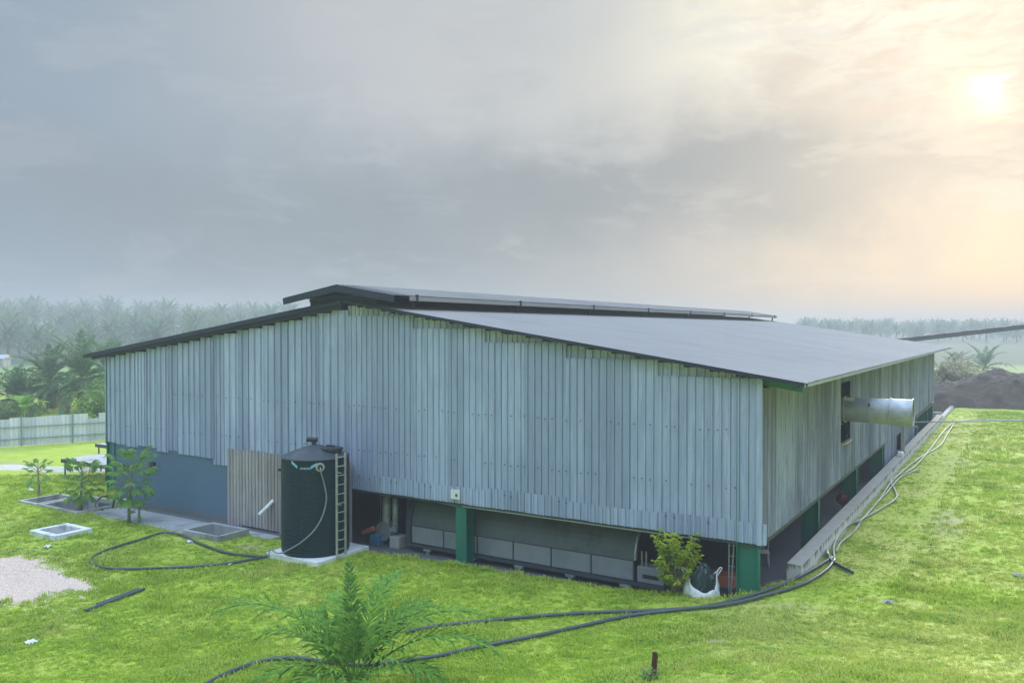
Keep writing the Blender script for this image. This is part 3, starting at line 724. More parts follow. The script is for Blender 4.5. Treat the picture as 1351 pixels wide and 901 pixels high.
# ------------------------------------------------------------------ water tank
PX0, PX1, PY0, PY1 = -16.22, -13.72, -2.95, -.42
tag(MB().box((PX0, PY0, -.1), (PX1, PY1, .27)).build('tank_plinth', M['whitecon'], bevel=.02), 'white concrete plinth under the dark green water tank', 'plinth')
tkx, tky = -15.0, -1.76; tz = .272
tn = thing('water_tank', 'dark green ribbed plastic water tank standing on a white plinth', 'water tank', (tkx, tky, tz))
TR = 1.16
prof = [(TR-.02, 0)]
nrb = 38
for i in range(nrb):
    z = .08+i*(3.0/nrb); h = 3.0/nrb
    prof += [(TR, z+h*.1), (TR+.012, z+h*.3), (TR+.012, z+h*.6), (TR-.006, z+h*.8)]
prof += [(TR+.005, 3.10), (TR+.005, 3.29), (TR+.015, 3.30)]
MB().lathe(prof, n=56).build('tank_body', M['tank'], tn, smooth=True)
MB().lathe([(TR+.02, 3.29), (TR+.02, 3.32), (TR-.02, 3.34), (.82, 3.46), (.44, 3.60), (.16, 3.68), (.0, 3.70)], n=56).build('tank_roof', M['tank_top'], tn, smooth=True)
rd = Vector((RT[0], RT[1], 0)); hd = Vector((HZ[0], HZ[1], 0))
def toff(r, f, z): v = rd*r + hd*f; return (v.x, v.y, z)
h0 = toff(.60, -.15, 3.27)
MB().lathe([(.36, 0), (.36, .26), (.40, .27), (.40, .33), (.30, .36), (0, .38)], h0, 28).build('hatch', M['black'], tn)
MB().box((h0[0]-.2, h0[1]-.06, 3.63), (h0[0]+.1, h0[1]+.06, 3.69)).build('hatch_handle', M['black'], tn)
v0 = toff(-.05, 0, 3.66)
mb = MB(); mb.tube([v0, (v0[0], v0[1], 3.82)], .08, 12); a = toff(.07, 0, 3.86); b = toff(-.30, 0, 3.87); mb.tube([a, b], .085, 12); mb.build('vent_pipe', M['black'], tn)
def on_tank(ang, z, dr_=.0):     # ang: 0 faces the viewer, positive to the right
    v = (rd*math.sin(ang) - hd*math.cos(ang))*(TR+dr_); return Vector((v.x, v.y, z))
def arc_print(a0, a1, z0, z1, sag, th, name):
    mb = MB(); vs = []
    n = 10
    for i in range(n+1):
        t = i/n; A = a0+(a1-a0)*t; z = z0+(z1-z0)*t - sag*4*t*(1-t)
        for dz in (-th/2, th/2): vs.append(on_tank(A, z+dz, .022))
        for dz in (th/2, -th/2): vs.append(on_tank(A, z+dz, .010))
    mb.add(vs, [(i*4+j, i*4+4+j, i*4+4+(j+1) % 4, i*4+(j+1) % 4) for i in range(n) for j in range(4)])
    return mb.build(name, M['cyan'], tn)
arc_print(-.50, -.30, 3.24, 3.08, -.0, .09, 'print_arc'); arc_print(.10, .27, 3.07, 3.19, -.0, .09, 'print_arc')
for i, A in enumerate(np.linspace(-.20, .06, 6)):
    arc_print(A, A+.032, 3.04+.006*(i % 2), 3.04, 0, .07-.02*(i % 2), 'print_mark')
fl = on_tank(.36, 3.08, .03); 
nrm = (fl - Vector((0, 0, 3.08))).normalized()
MB().tube([fl-nrm*.03, fl+nrm*.03], .15, 20).build('flange', M['alu'], tn)
MB().tube([fl+nrm*.03, fl+nrm*.10], .09, 14).build('flange_hub', M['black'], tn)
st = on_tank(-1.35, 2.85, .0); MB().tube([st, st+(st-Vector((0, 0, 2.85)))*.10], .05, 10).build('outlet_stub', M['black'], tn)
# ladder fixed to the tank's right side
la = thing('tank_ladder', 'pale metal ladder fixed to the right side of the water tank', 'ladder')
lb = Vector((tkx, tky, tz)); A0 = .93
base = lb + on_tank(A0, 0, .16); tang = (rd*math.cos(A0) + hd*math.sin(A0)); topz = 3.78
for sgn in (-1, 1):
    p = base + tang*.19*sgn
    zb = .28 if sgn > 0 else .2
    MB().beam((p.x, p.y, zb), (p.x, p.y, topz), .065, .05).build('rail', M['alu'], la)
for i in range(11):
    z = .50+i*.315
    MB().tube([base+tang*-.17+Vector((0, 0, z-base.z)), base+tang*.17+Vector((0, 0, z-base.z))], .018, 8).build('rung', M['alu'], la)
for z in (.8, 2.0, 3.1):
    a = lb+on_tank(A0, 0, 0); MB().beam((a.x, a.y, z), (base.x, base.y, z), .05, .03).build('bracket', M['alu'], la)
# hose from the flange
hp = [lb+fl+nrm*.1, lb+fl+nrm*.22+Vector((0, 0, -.12))]
for A, z, o in ((.46, 2.5, .12), (.52, 2.0, .10), (.42, 1.45, .10), (.20, .98, .10), (-.12, .60, .12), (-.50, .30, .14), (-.85, .10, .22)): hp.append(lb+on_tank(A, z, o))
e1 = ground(352, 735, .06); hp += [Vector((-16.05, -2.9, .36)), e1, ground(325, 732, .05)]
HOSECT = [('fill_hose', 'thin grey hose curving down the front of the water tank', hp, .026, 'hose_grey')]
tag(MB().tube([atY(361, 660, -.14), atY(342, 679, -.62)], .075, 12).build('drain_pipe', M['white']), 'short white pipe sticking out of the brown weathered sheets', 'pipe')
t = thing('floodlight', 'small black floodlight on a bracket on the blue-grey wall', 'light', (-26.5, -.001, 2.0))
MB().beam((-.3, -.03, -.12), (-.15, -.25, .06), .05, .05).build('bracket', M['black'], t)
MB().box((-.12, -.32, -.08), (.14, -.16, .16)).build('lamp_head', M['black'], t, bevel=.02)
# small blue box behind papaya
tag(MB().box((-29.05, -.10, 1.62), (-28.6, .0, 1.78)).build('switch_box', M['black'], bevel=.01), 'flat black box mounted on the blue-grey wall behind the papaya leaves', 'box')

# ------------------------------------------------------------------ pits and manholes
def pit(x0, x1, y0, y1, zt, w_, m, label, name='concrete_pit', depth=1.0):
    t = thing(name, label, 'pit', (x0, y0, 0)); mb = MB()
    X, Y = x1-x0, y1-y0
    for a, b in (((0, 0), (X, w_)), ((0, Y-w_), (X, Y)), ((0, w_+.001), (w_, Y-w_-.001)), ((X-w_, w_+.001), (X, Y-w_-.001))):
        mb.box((a[0], a[1], -depth), (b[0], b[1], zt))
    mb.build('rim', M[m], t, bevel=.015)
    MB().box((.01, .01, -depth-.1), (X-.01, Y-.01, -depth)).build('pit_floor', M['concrete_floor'], t)
pit(*PITS[0], .12, .17, 'concrete', 'long shallow concrete pit behind the papaya trees, the farther left one')
pit(*PITS[1], .13, .17, 'concrete', 'concrete pit between the two left papaya trees, ending at the green corner column')
pit(*PITS[2], .22, .24, 'whitecon', 'square white concrete manhole rim alone in the grass', depth=.6)
pit(*PITS[3], .28, .13, 'apron', 'open concrete sump box at the end of the apron by the brown sheets')

# ------------------------------------------------------------------ hoses on the ground
def gh(pxs, r=.05, dz=None): return [ground(a, b, (dz if dz is not None else r*.8+.035)) for a, b in pxs]
def hose(name, label, pts, r, m, per=7):
    P = curve_pts(pts, per)
    o = MB().tube(P, r, 8).build(name, M[m], smooth=True); return tag(o, label, 'hose', 'hoses lying about the site')
HOSES = [
 ('drain_hose', 'dark hose looping over the grass left of the tank', gh([(352, 735), (300, 729), (262, 716), (240, 706), (215, 703), (188, 711), (160, 719), (132, 729), (119, 739), (128, 746), (150, 750), (195, 750), (250, 748), (300, 743), (345, 735), (372, 728)]), .05, 'hose'),
 ('drain_hose', 'thick dark hose sweeping across the lawn just below the green corner column', gh([(535, 834), (575, 826), (640, 819), (700, 813), (780, 808), (870, 805), (930, 800), (985, 787), (1030, 772), (1062, 757), (1086, 743), (1098, 736)]), .052, 'hose'),
 ('drain_hose', 'thick dark hose crossing the lawn below the other one and running past the young palm', gh([(268, 905), (300, 888), (345, 872), (390, 868), (470, 877), (560, 868), (620, 856), (700, 840), (760, 827), (830, 812), (900, 804), (960, 797), (1010, 785), (1060, 770), (1090, 752), (1101, 738)]), .052, 'hose'),
 ('water_hose', 'pale hose leaving the far end of the low wall and weaving down beside it', gh([(1101, 738), (1100, 722), (1106, 707), (1120, 692), (1136, 685), (1160, 672), (1182, 657), (1180, 645), (1175, 635), (1182, 628), (1205, 617), (1229, 590), (1240, 575), (1252, 562), (1262, 556)]), .034, 'hose_pale'),
 ('water_hose', 'pale hose running closest to the low wall', gh([(1098, 736), (1091, 728), (1096, 715), (1112, 697), (1130, 690), (1146, 676), (1163, 655), (1175, 637), (1195, 618), (1215, 603), (1240, 588), (1250, 572), (1258, 560)]), .034, 'hose_pale'),
 ('water_hose', 'pale hose making an outer bend over the grass by the low wall', gh([(1103, 727), (1110, 715), (1126, 702), (1136, 688), (1150, 670), (1170, 650), (1178, 640), (1190, 628), (1208, 621), (1214, 619)]), .031, 'hose_pale'),
 ('hose_end', 'short dark hose end sticking out onto the grass from the bundle', gh([(1091, 727), (1095, 738), (1108, 746), (1125, 755)]), .055, 'hose'),
 ('water_hose', 'thin pale hose stretched over the far grass near the compost heap', gh([(1262, 556), (1290, 553), (1320, 554), (1355, 552)]), .035, 'hose_pale'),
 ('floor_cable', 'black cable trailing on the floor in front of the dryer', [Vector(atz(a, b, .04)) for a, b in ((640, 742), (655, 734), (690, 738), (740, 752), (800, 768), (832, 776))], .03, 'black'),
]
HOSES.append((HOSECT[0][0], HOSECT[0][1], HOSECT[0][2], HOSECT[0][3], HOSECT[0][4]))
for h in HOSES: hose(*h)
a, b = ground(112, 806, .06), ground(190, 777, .06)
tag(MB().tube([a, b], .055, 8).build('pipe_length', M['hose']), 'straight dark pipe lying loose in the grass, the nearer of two side by side', 'pipe')
n_ = Vector((-(b-a).y, (b-a).x, 0)).normalized()*.13
tag(MB().tube([a+n_+(b-a)*.25, b+n_-(b-a)*.04], .05, 8).build('pipe_length', M['hose']), 'straight dark pipe lying loose in the grass, the shorter farther one of the pair', 'pipe')

# ------------------------------------------------------------------ exhaust duct
du = thing('exhaust_duct', 'large round galvanised exhaust duct jutting out of the side wall', 'duct', (0, 12.55, 4.80))
for i, (xa, xb, r) in enumerate(((-.6, 1.02, .485), (1.0, 1.72, .50), (1.75, 2.5, .515))):
    MB().tube([(xa, 0, -.012*xa), (xb, 0, -.012*xb)], r, 40, cap=False).build('duct_section', M['duct'] if i else M['steel'], du, smooth=True)
for x, r in ((.02, .53), (1.72, .54), (2.49, .53)):
    mb = MB(); n = 40
    vs = [(x+dx, math.cos(2*PI*j/n)*rr, math.sin(2*PI*j/n)*rr) for dx, rr in ((0, r-.045), (0, r), (.035, r), (.035, r-.045)) for j in range(n)]
    mb.add(vs, [(k*n+j, k*n+(j+1) % n, ((k+1) % 4)*n+(j+1) % n, ((k+1) % 4)*n+j) for k in range(4) for j in range(n)]); mb.build('flange_ring', M['alu'], du)
MB().box((.05, -.60, .38), (.45, -.50, .52)).build('junction_box', M['alu'], du)
MB().tube([(2.0, 0, 0), (2.02, 0, 0)], .49, 32).build('inner_baffle', M['darksteel'], du)
MB().beam((1.0, -.50, .30), (1.0, -.46, .20), .07, .04).build('latch', M['rust'], du)

pp = atz(1194, 597, 1.2); py_ = pp[1]; 
sp = thing('pipe_post', 'grey steel post standing on the low wall behind the exhaust duct', 'post', (.5, py_, 1.19))
MB().box((-.08, -.08, 0), (.08, .08, 2.6)).build('post', M['steel'], sp)
MB().box((-.3, -.12, 0), (.12, .12, .10)).build('base_plate', M['steel'], sp)
tag(MB().box((.42, py_-1.6, 1.19), (.66, py_-1.2, 1.42)).build('wall_lamp', M['white'], bevel=.03), 'small white fitting sitting on top of the low concrete wall by the post', 'fitting')
tp_ = thing('overhead_pipe', 'thin straight pipe carried level over the grass from the steel post', 'pipe')
zz = 8-(565-434.8)*.0
P0 = Vector((-.0, py_-.1, 2.62)); 
p0 = Vector((.05, py_-.1, 2.85)); p1 = Vector((6.6, py_-.1, 3.35))
MB().tube([p0, p1], .035, 8).build('pipe', M['steel'], tp_)
MB().tube([p0+Vector((0, 0, -.22)), p0+Vector((1.2, 0, -.16))], .03, 8).build('lower_pipe', M['steel'], tp_)
MB().tube([(6.4, py_-.1, gz(6.4, py_)), (6.4, py_-.1, 3.36)], .04, 8).build('stake', M['steel'], tp_)

# ------------------------------------------------------------------ things around the right bay
def chair():
    p = atz(1006, 745, 0); t = thing('metal_chair', 'pale metal chair standing on the floor behind the green corner column', 'chair', (p[0], p[1], .003), R_(20))
    for x in (-.2, .2):
        for y in (-.2, .2): MB().tube([(x, y, 0), (x*.95, y*.95, .45)], .016, 6).build('leg', M['white'], t)
    MB().box((-.22, -.22, .44), (.22, .22, .475)).build('seat', M['white'], t, bevel=.01)
    MB().tube(curve_pts([(-.2, .2, .46), (-.2, .25, .8), (0, .27, .88), (.2, .25, .8), (.2, .2, .46)], 4), .016, 6).build('back_frame', M['white'], t)
    MB().tube([(-.07, .25, .47), (-.07, .27, .86)], .012, 6).build('back_slat', M['white'], t); MB().tube([(.07, .25, .47), (.07, .27, .86)], .012, 6).build('back_slat', M['white'], t)
chair()
t = thing('narrow_ladder', 'narrow grey ladder leaning upright just left of the green corner column', 'ladder', (-.72, .25, 0))
for x in (0, .22): MB().beam((x*.2 - .15, -.1, .3), (x*.2-.15+x*.45, -.1, 2.1), .03, .03).build('rail', M['steel'], t)
for i in range(6): MB().beam((-.15+.0, -.1, .5+i*.29), (.02, -.1, .5+i*.29), .02, .02).build('rung', M['steel'], t)
tag(MB().box((-1.75, .9, .50), (-.95, 1.5, .82)).build('rusty_box', M['orange'], bevel=.02), 'rusty red metal box on the floor left of the green corner column', 'box')
tag(MB().box((-1.9, .85, 0), (-.8, 1.6, .5)).build('low_stand', M['darksteel'], bevel=.02), 'dark low stand under the rusty red box', 'stand')
rb = atz(1113, 664, .0); rbp = (-.75, 12.0, 0)
rb = atz(1112, 658, .55)
t = thing('red_float', 'dull red round float hanging low between the side columns', 'float', (rb[0], rb[1], .55))
me_ = MB().lathe([(0, -.28)] + [(.28*math.sin(a), -.28*math.cos(a)) for a in np.linspace(.3, PI-.3, 9)] + [(0, .28)], n=20).build('shell', M['red'], t, smooth=True)
MB().tube([(0, 0, .26), (0, 0, 1.6)], .015, 6).build('cord', M['black'], t)

# bulk bag with dark liner
bg_ = thing('bulk_bag', 'open white woven bulk bag with a black plastic liner beside the shrub', 'bag', (-1.42, -.55, .54))
mb = MB(); n = 40; rows = []
def ear(a): return abs(math.cos(a-YAW))**4
for k, (r, z) in enumerate(((.0, .0), (.34, -.02), (.44, .03), (.50, .12), (.49, .20), (.47, .26), (.46, .33), (.43, .27))):
    for j in range(n):
        a = 2*PI*j/n; wob = 1+.04*math.sin(5*a+k*.7)+.03*math.sin(11*a+2*k)
        zz = z + (.50*ear(a)*(k-3)/3 if 3 < k < 7 else (.45*ear(a) if k == 7 else 0)) + (.035*math.sin(7*a+k) if k > 2 else 0)
        rr = r*wob*(1-.10*ear(a)*(k > 4)); rows.append((rr*math.cos(a), rr*math.sin(a), zz))
mb.add(rows, [(k*n+j, k*n+(j+1) % n, (k+1)*n+(j+1) % n, (k+1)*n+j) for k in range(7) for j in range(n)]); mb.build('bag_body', M['bag'], bg_, smooth=True)
mb = MB(); rows = []
for k, (r, z) in enumerate(((.36, .14), (.38, .30), (.38, .46), (.35, .62), (.29, .76), (.21, .88), (.12, .96), (.02, .99))):
    for j in range(n):
        a = 2*PI*j/n; wob = 1+.07*math.sin(4*a+k*.9)+.06*math.sin(9*a-k)+.04*math.sin(15*a+2*k)
        rows.append((r*wob*math.cos(a), r*wob*math.sin(a), z+.03*math.sin(3*a+k)))
mb.add(rows, [(k*n+j, k*n+(j+1) % n, (k+1)*n+(j+1) % n, (k+1)*n+j) for k in range(7) for j in range(n)]); mb.build('liner', M['liner'], bg_, smooth=False)
for sx in (-1, 1):
    v = Vector((_c, _s, 0))*sx
    MB().tube(curve_pts([v*.41+Vector((0, 0, .72)), v*.50+Vector((0, 0, .86)), v*.56+Vector((0, 0, .84)), v*.44+Vector((0, 0, .66))], 4), .018, 6).build('lifting_strap', M['bag'], bg_)

# ------------------------------------------------------------------ vegetation helpers
def leaf_quad(mb, p, d, nrm, L, W, k=0, droop=.15):
    d = d.normalized(); s = d.cross(nrm); s = s.normalized() if s.length > 1e-4 else Vector((1, 0, 0)); u = s.cross(d)
    a = p; m_ = p + d*L*.45 + u*L*.05; e = p + d*L - Vector((0, 0, L*droop))
    mb.add([a, m_+s*W/2, e, m_-s*W/2], [(0, 1, 2), (0, 2, 3)], k)
def frond_mesh(name, L, nl, LL, LW, start, bend, seed, mats, seg3=True, twist=0.0, r0=.03, rib_sides=5, vshape=.35, collect=None):
    """frond in local XZ plane: starts at the origin at angle `start` above horizontal, bends down by `bend` in total"""
    rd_ = random.Random(seed); mb = MB(); pts = []; p = Vector((0, 0, 0)); N = 16; ang = start
    for i in range(N+1):
        pts.append(p.copy()); t = i/N; ang = start - bend*(t**1.5); p = p + Vector((math.cos(ang), twist*t*t, math.sin(ang)))*L/N
    mb.tube(pts, [r0*(1-.85*i/N) for i in range(N+1)], rib_sides, 1)
    for i in range(nl):
        t = .14 + .86*(i+rd_.random()*.5)/nl; f = t*N; k = min(int(f), N-1); u = f-k
        p = pts[k].lerp(pts[k+1], u); tg = (pts[k+1]-pts[k]).normalized(); sd_ = Vector((0, 1, 0)); up = sd_.cross(tg)*-1
        ll = LL*(math.sin(PI*min(1, (.18+.82*t)))**.6)*rd_.uniform(.8, 1.1) if t < .97 else LL*.3
        ll = max(ll, LL*.25)
        for sg in (-1, 1):
            sw = .35 + .65*t*t
            d = (sd_*sg*rd_.uniform(.8, 1.05)*(1.10-sw*.55) + tg*(.60+.55*sw) + up*rd_.uniform(-.1, vshape+.15)).normalized()
            wv = tg*.5
            s = d.cross(up).normalized()
            if seg3:
                a = p; b = p + d*ll*.5; c = p + d*ll + Vector((0, 0, -ll*rd_.uniform(.10, .45))); w2 = LW*rd_.uniform(.8, 1.1)
                mid = b - Vector((0, 0, ll*.03))
                lv = [a - s*w2*.25, a + s*w2*.25, mid + s*w2*.5, mid - s*w2*.5, c]
                if collect is not None: collect.append(lv)
                else: mb.add(lv, [(0, 1, 2, 3), (3, 2, 4)], 0)
            else:
                c = p + d*ll + Vector((0, 0, -ll*rd_.uniform(.1, .4))); b = p.lerp(c, .4)+Vector((0, 0, ll*.05))
                mb.add([p, b+s*LW/2, c, b-s*LW/2], [(0, 1, 2, 3)], 0)
    return mb.mesh(name, mats)

# ------------------------------------------------------------------ young oil palm in the foreground
pc = ground(468, 914); pcx, pcy = pc.x, pc.y; pz = gz(pcx, pcy)
yp = thing('young_oil_palm', 'young oil palm with arching green fronds in the foreground grass', 'palm', (pcx, pcy, pz))
MB().tube([(0, 0, -.1), (0, 0, .10), (0, 0, .2)], [.12, .12, .07], 12).build('trunk', M['bark'], yp)
specs = [ # azimuth (0=right in view, 90=away), start elev, length, bend, leaflet scale
 (178, 60, 3.4, 100, .9), (160, 46, 2.5, 90, .8), (206, 38, 2.1, 85, .8), (108, 78, 2.3, 30, .52), (70, 72, 2.6, 84, .85), (46, 60, 2.3, 80, .8),
 (4, 58, 3.0, 90, .9), (-10, 46, 3.1, 86, .9), (-28, 40, 2.2, 85, .8), (140, 58, 2.1, 80, .8), (24, 68, 2.2, 85, .75), (118, 66, 2.2, 80, .75), (-80, 40, 1.5, 80, .8), (-130, 40, 1.5, 80, .8)]
for i, (a, e, L, b, s) in enumerate(specs):
    lv = []
    me_ = frond_mesh('frond', L, 24 if i == 3 else 36, .80*s, .060, R_(e), R_(b), 30+i, [M['palm'], M['midrib']], True, 0, .026, collect=lv)
    o = inst('frond', me_, yp, (.05*math.cos(R_(a)+YAW), .05*math.sin(R_(a)+YAW), .22), (0, 0, R_(a)+YAW))
    if i in (0, 4, 6, 7):                       # the fronds that show largest: every leaflet its own piece
        for q_ in lv: MB().add([v-q_[0] for v in q_], [(0, 1, 2, 3), (3, 2, 4)]).build('leaflet', M['palm'], o, loc=q_[0])
    else:
        mb = MB()
        for q_ in lv: mb.add(q_, [(0, 1, 2, 3), (3, 2, 4)])
        tag(mb.build('leaflets', M['palm'], o), kind='stuff')

# rusty stake
pp = ground(862, 891)
t = thing('rusty_stake', 'rusty steel angle stake driven into the foreground grass', 'stake', (pp.x, pp.y, pp.z-.05), R_(10))
MB().box((-.055, -.008, 0), (.055, .008, .52)).box((.039, -.09, 0), (.055, -.009, .52)).build('angle_bar', M['rust'], t); t.rotation_euler = (R_(4), R_(5), YAW+R_(-20))
wd = MB()
for i in range(170):
    a = random.uniform(0, 2*PI); r = random.uniform(0, .16); p = Vector((r*math.cos(a), r*math.sin(a), random.uniform(0, .22)))
    leaf_quad(wd, p, Vector((math.cos(a), math.sin(a), random.uniform(-.2, .7))), Vector((random.uniform(-.4, .4), random.uniform(-.4, .4), 1)), random.uniform(.05, .09), .04)
p2 = ground(857, 899); o = wd.build('weed', M['bush'], loc=p2); tag(o, 'small leafy weed at the foot of the rusty stake', 'weed')

# shrub beside the bulk bag
sh = thing('shrub', 'bright yellow-green leafy shrub in front of the machine end', 'shrub', (-2.10, -.75, gz(-2.10, -.75)-.03))
mb = MB(); fm = MB()
for i in range(74):
    a = random.uniform(0, 2*PI); hgt = random.uniform(.35, 1.78); rr = random.uniform(.1, .72)*(.45+.55*min(1, hgt/1.1))
    tip = Vector((rr*math.cos(a), rr*math.sin(a), hgt)); base_ = Vector((.05*math.cos(a), .05*math.sin(a), .05))
    mid = base_.lerp(tip, .5)+Vector((0, 0, .1)); mb.tube([base_, mid, tip], [.018, .011, .005], 5)
    for k in range(5):
        c = mid.lerp(tip, .2+.8*k/4)
        for q_ in range(11):
            b = random.uniform(0, 2*PI)
            leaf_quad(fm, c, Vector((math.cos(b), math.sin(b), random.uniform(-.25, .6))), Vector((random.uniform(-.5, .5), random.uniform(-.5, .5), 1)), random.uniform(.09, .17), random.uniform(.035, .06))
mb.build('stem', M['bark'], sh); tag(fm.build('foliage', M['shrub'], sh), kind='stuff')

# papaya trees
def papaya_leaf(seed, size=.5):
    rd_ = random.Random(seed); mb = MB()
    L = size*rd_.uniform(.9, 1.2); e = Vector((L, 0, -L*.12))
    mb.tube([(0, 0, 0), (L*.5, 0, .06), e], .012, 4, 1)
    for i in range(9):
        a = R_(-150+300*i/8); ln = size*.50*(1.0 if abs(a) < 1.3 else .75)*rd_.uniform(.85, 1.1)
        d = Vector((math.cos(a), math.sin(a), -.22 - .25*abs(math.sin(a))))
        leaf_quad(mb, e, d, Vector((0, 0, 1)), ln, ln*.34, 0, .25)
        for q_ in (-.5, .5): leaf_quad(mb, e+d*ln*.4, Matrix.Rotation(q_*1.3, 3, 'Z') @ d, Vector((0, 0, 1)), ln*.45, ln*.16, 0, .1)
    return mb.mesh('leaf', [M['papaya'], M['midrib']])
def papaya(px, py, H, nleaf, spread, lean, label, crown=.5):
    p = ground(px, py); t = thing('papaya_tree', label, 'papaya tree', (p.x, p.y, p.z-.03), random.uniform(0, 6))
    P = curve_pts([(0, 0, 0), (lean*.3, 0, H*.5), (lean, 0, H)], 4)
    MB().tube(P, [.075-.045*i/(len(P)-1) for i in range(len(P))], 8).build('trunk', M['papaya_bark'], t, smooth=True)
    ms = [papaya_leaf(k, spread) for k in range(4)]
    for i in range(nleaf):
        f = i/nleaf; a = i*2.4; inst('leaf', ms[i % 4], t, (lean*(1-.1*f), 0, H - crown*f), (0, R_(-55+95*f+random.uniform(-12, 12)), a), (1, 1, 1))
    return t, P
papaya(52, 654, 1.35, 22, .48, .05, 'smallest papaya tree standing farthest left on the lawn', .35)
papaya(107, 674, 1.75, 40, .62, -.05, 'bushy middle papaya tree between the concrete pits', .75)
t, P = papaya(170, 690, 2.45, 42, .72, .1, 'tallest papaya tree in front of the blue-grey wall', 1.0)
fr = MB()
for i in range(6):
    a = i*1.1; fr.lathe([(0, -.11), (.05, -.07), (.06, 0), (.035, .07), (0, .09)], (.09*math.cos(a)+.05, .09*math.sin(a), 1.35-.09*i), 8)
fr.build('fruit', M['papaya'], t)
papaya(183, 690, .75, 8, .32, .05, 'low papaya sapling just right of the tallest papaya tree', .25)

# oil palms -------------------------------------------------
def crown_fronds(parent, mats, nf, L, nl, LL, LW, z, seed, dry=0, name='frond', hi=78, lo=-15):
    rd_ = random.Random(seed)
    ms = [frond_mesh('frond', L, nl, LL, LW, R_(e), R_(b), seed+k, [mats, M['midrib']], False, 0, .05, 4) for k, (e, b) in enumerate(((75, 55), (58, 80), (38, 85), (15, 80), (-12, 55)))]
    md = [frond_mesh('dry_frond', L*.85, nl, LL*.8, LW, R_(-25), R_(50), seed+50, [M['palm_dry'], M['palm_dry']], False, 0, .05, 4)]
    for i in range(nf):
        f = i/nf; k = min(4, int(f*5)); inst('frond', ms[k], parent, (0, 0, z - .5*f), (0, R_(rd_.uniform(-9, 9)), i*2.39996), [rd_.uniform(.88, 1.1)]*3)
    for i in range(dry): inst('dry_frond', md[0], parent, (0, 0, z-.5), (0, R_(rd_.uniform(-8, 25)), i*2*PI/dry+rd_.random()), [rd_.uniform(.8, 1.05)]*3)
def big_palm(px, depth, H, L, seed, label, dry=5, nf=28):
    p = CAM + ray(px, 434.8)*depth; x, y = p[0], p[1]
    t = thing('oil_palm', label, 'oil palm', (x, y, gz(x, y)))
    MB().tube([(0, 0, -.1), (0, 0, H*.6), (0, 0, H)], [.42, .38, .34], 10).build('trunk', M['bark'], t)
    crown_fronds(t, M['palm_far'], nf, L, 34, 1.0, .10, H, seed, dry)
big_palm(108, 80, 3.4, 5.0, 100, 'large oil palm rising just left of the warehouse behind the fence', 9, 38)
big_palm(66, 84, 2.8, 4.8, 200, 'wide oil palm behind the white fence, second from the warehouse', 7, 34)
big_palm(22, 77, 1.6, 3.8, 300, 'low oil palm behind the fence beside the banana plant', 5)
big_palm(142, 95, 3.4, 4.4, 350, 'oil palm half hidden behind the left corner of the warehouse', 5)
big_palm(1300, 150, 1.2, 5.4, 400, 'lone hazy oil palm standing behind the dark compost heap', 2)
big_palm(1262, 165, .6, 4.0, 500, 'small hazy oil palm left of the lone one behind the heap', 1)

# far plantation: single mesh palms
def far_palm_mesh(seed, H, L):
    rd_ = random.Random(seed); mb = MB()
    mb.tube([(0, 0, -.3), (0, 0, H)], [.4, .3], 6, 1)
    for i in range(36):
        f = i/36; e = R_(78-95*f+rd_.uniform(-8, 8)); bend = R_(50+35*min(1, f*2)); a = i*2.39996; p = Vector((0, 0, H-.4*f)); N = 7; pts = []
        l = L*rd_.uniform(.85, 1.1)
        for k in range(N+1):
            pts.append(p.copy()); an = e-bend*(k/N)**1.4; p = p+Vector((math.cos(an)*math.cos(a), math.cos(an)*math.sin(a), math.sin(an)))*l/N
        s = Vector((-math.sin(a), math.cos(a), 0))
        for k in range(1, N):
            tg = (pts[k+1]-pts[k]).normalized(); w_ = .95*math.sin(PI*(.2+.75*k/N))
            for q_ in (0, .5):
                b = pts[k].lerp(pts[k+1], q_)
                for sg in (-1, 1):
                    c = b + (s*sg*.8+tg*.6)*w_ - Vector((0, 0, w_*rd_.uniform(.1, .45)))
                    mb.add([b-tg*.26, b+tg*.26, c], [(0, 1, 2)], 0)
        for k in range(N): 
            mb.add([pts[k]-Vector((0, 0, .05)), pts[k]+Vector((0, 0, .05)), pts[k+1]+Vector((0, 0, .03))], [(0, 1, 2)], 0)
    return mb.mesh('plantation_palm', [M['palm_far'], M['bark']])
FP = [far_palm_mesh(k, h, 5.9) for k, h in enumerate((5.5, 6.8, 5.0, 6.2))]
cnt = 0
def far_row(px0, px1, depth, scale, label, group, step=7.5, band=''):
    label, group = label % band, group % band
    global cnt
    a = CAM + ray(px0, 434.8)*depth; l = (px1-px0)/FPX*depth; n = int(l/step)+1
    for i in range(n):
        off = (i+random.uniform(.1, .9))/n*l; p = a + RT*off + HZ*random.uniform(-3.5, 3.5)
        s = scale*random.uniform(.88, 1.12)
        o = inst('plantation_palm', FP[random.randrange(4)], None, (p[0], p[1], gz(p[0], p[1])-.2), (0, 0, random.uniform(0, 6.28)), (s, s, s))
        tag(o, label, 'oil palm', group); cnt += 1
for dpt, sc_ in ((205, .80), (232, .9), (260, 1.0), (290, 1.05), (322, 1.1), (360, 1.15), (402, 1.22), (445, 1.3)):
    far_row(-40, 300 if dpt < 240 else 390, dpt, sc_, 'hazy oil palm in the %s beyond the left end of the warehouse', 'oil palms in the %s of the left plantation', 8.5 if dpt > 240 else 8, band='front rows' if dpt < 250 else ('middle rows' if dpt < 340 else 'skyline rows'))
for dpt, sc_ in ((380, .8), (420, .9), (462, .95), (505, 1.0), (552, 1.05), (605, 1.1), (665, 1.15)):
    far_row(1050 if dpt > 240 else 1180, 1400, dpt, sc_, 'hazy oil palm in the %s beyond the right end of the warehouse', 'oil palms in the %s of the right plantation', 8.5, band='front rows' if dpt < 450 else ('middle rows' if dpt < 560 else 'skyline rows'))

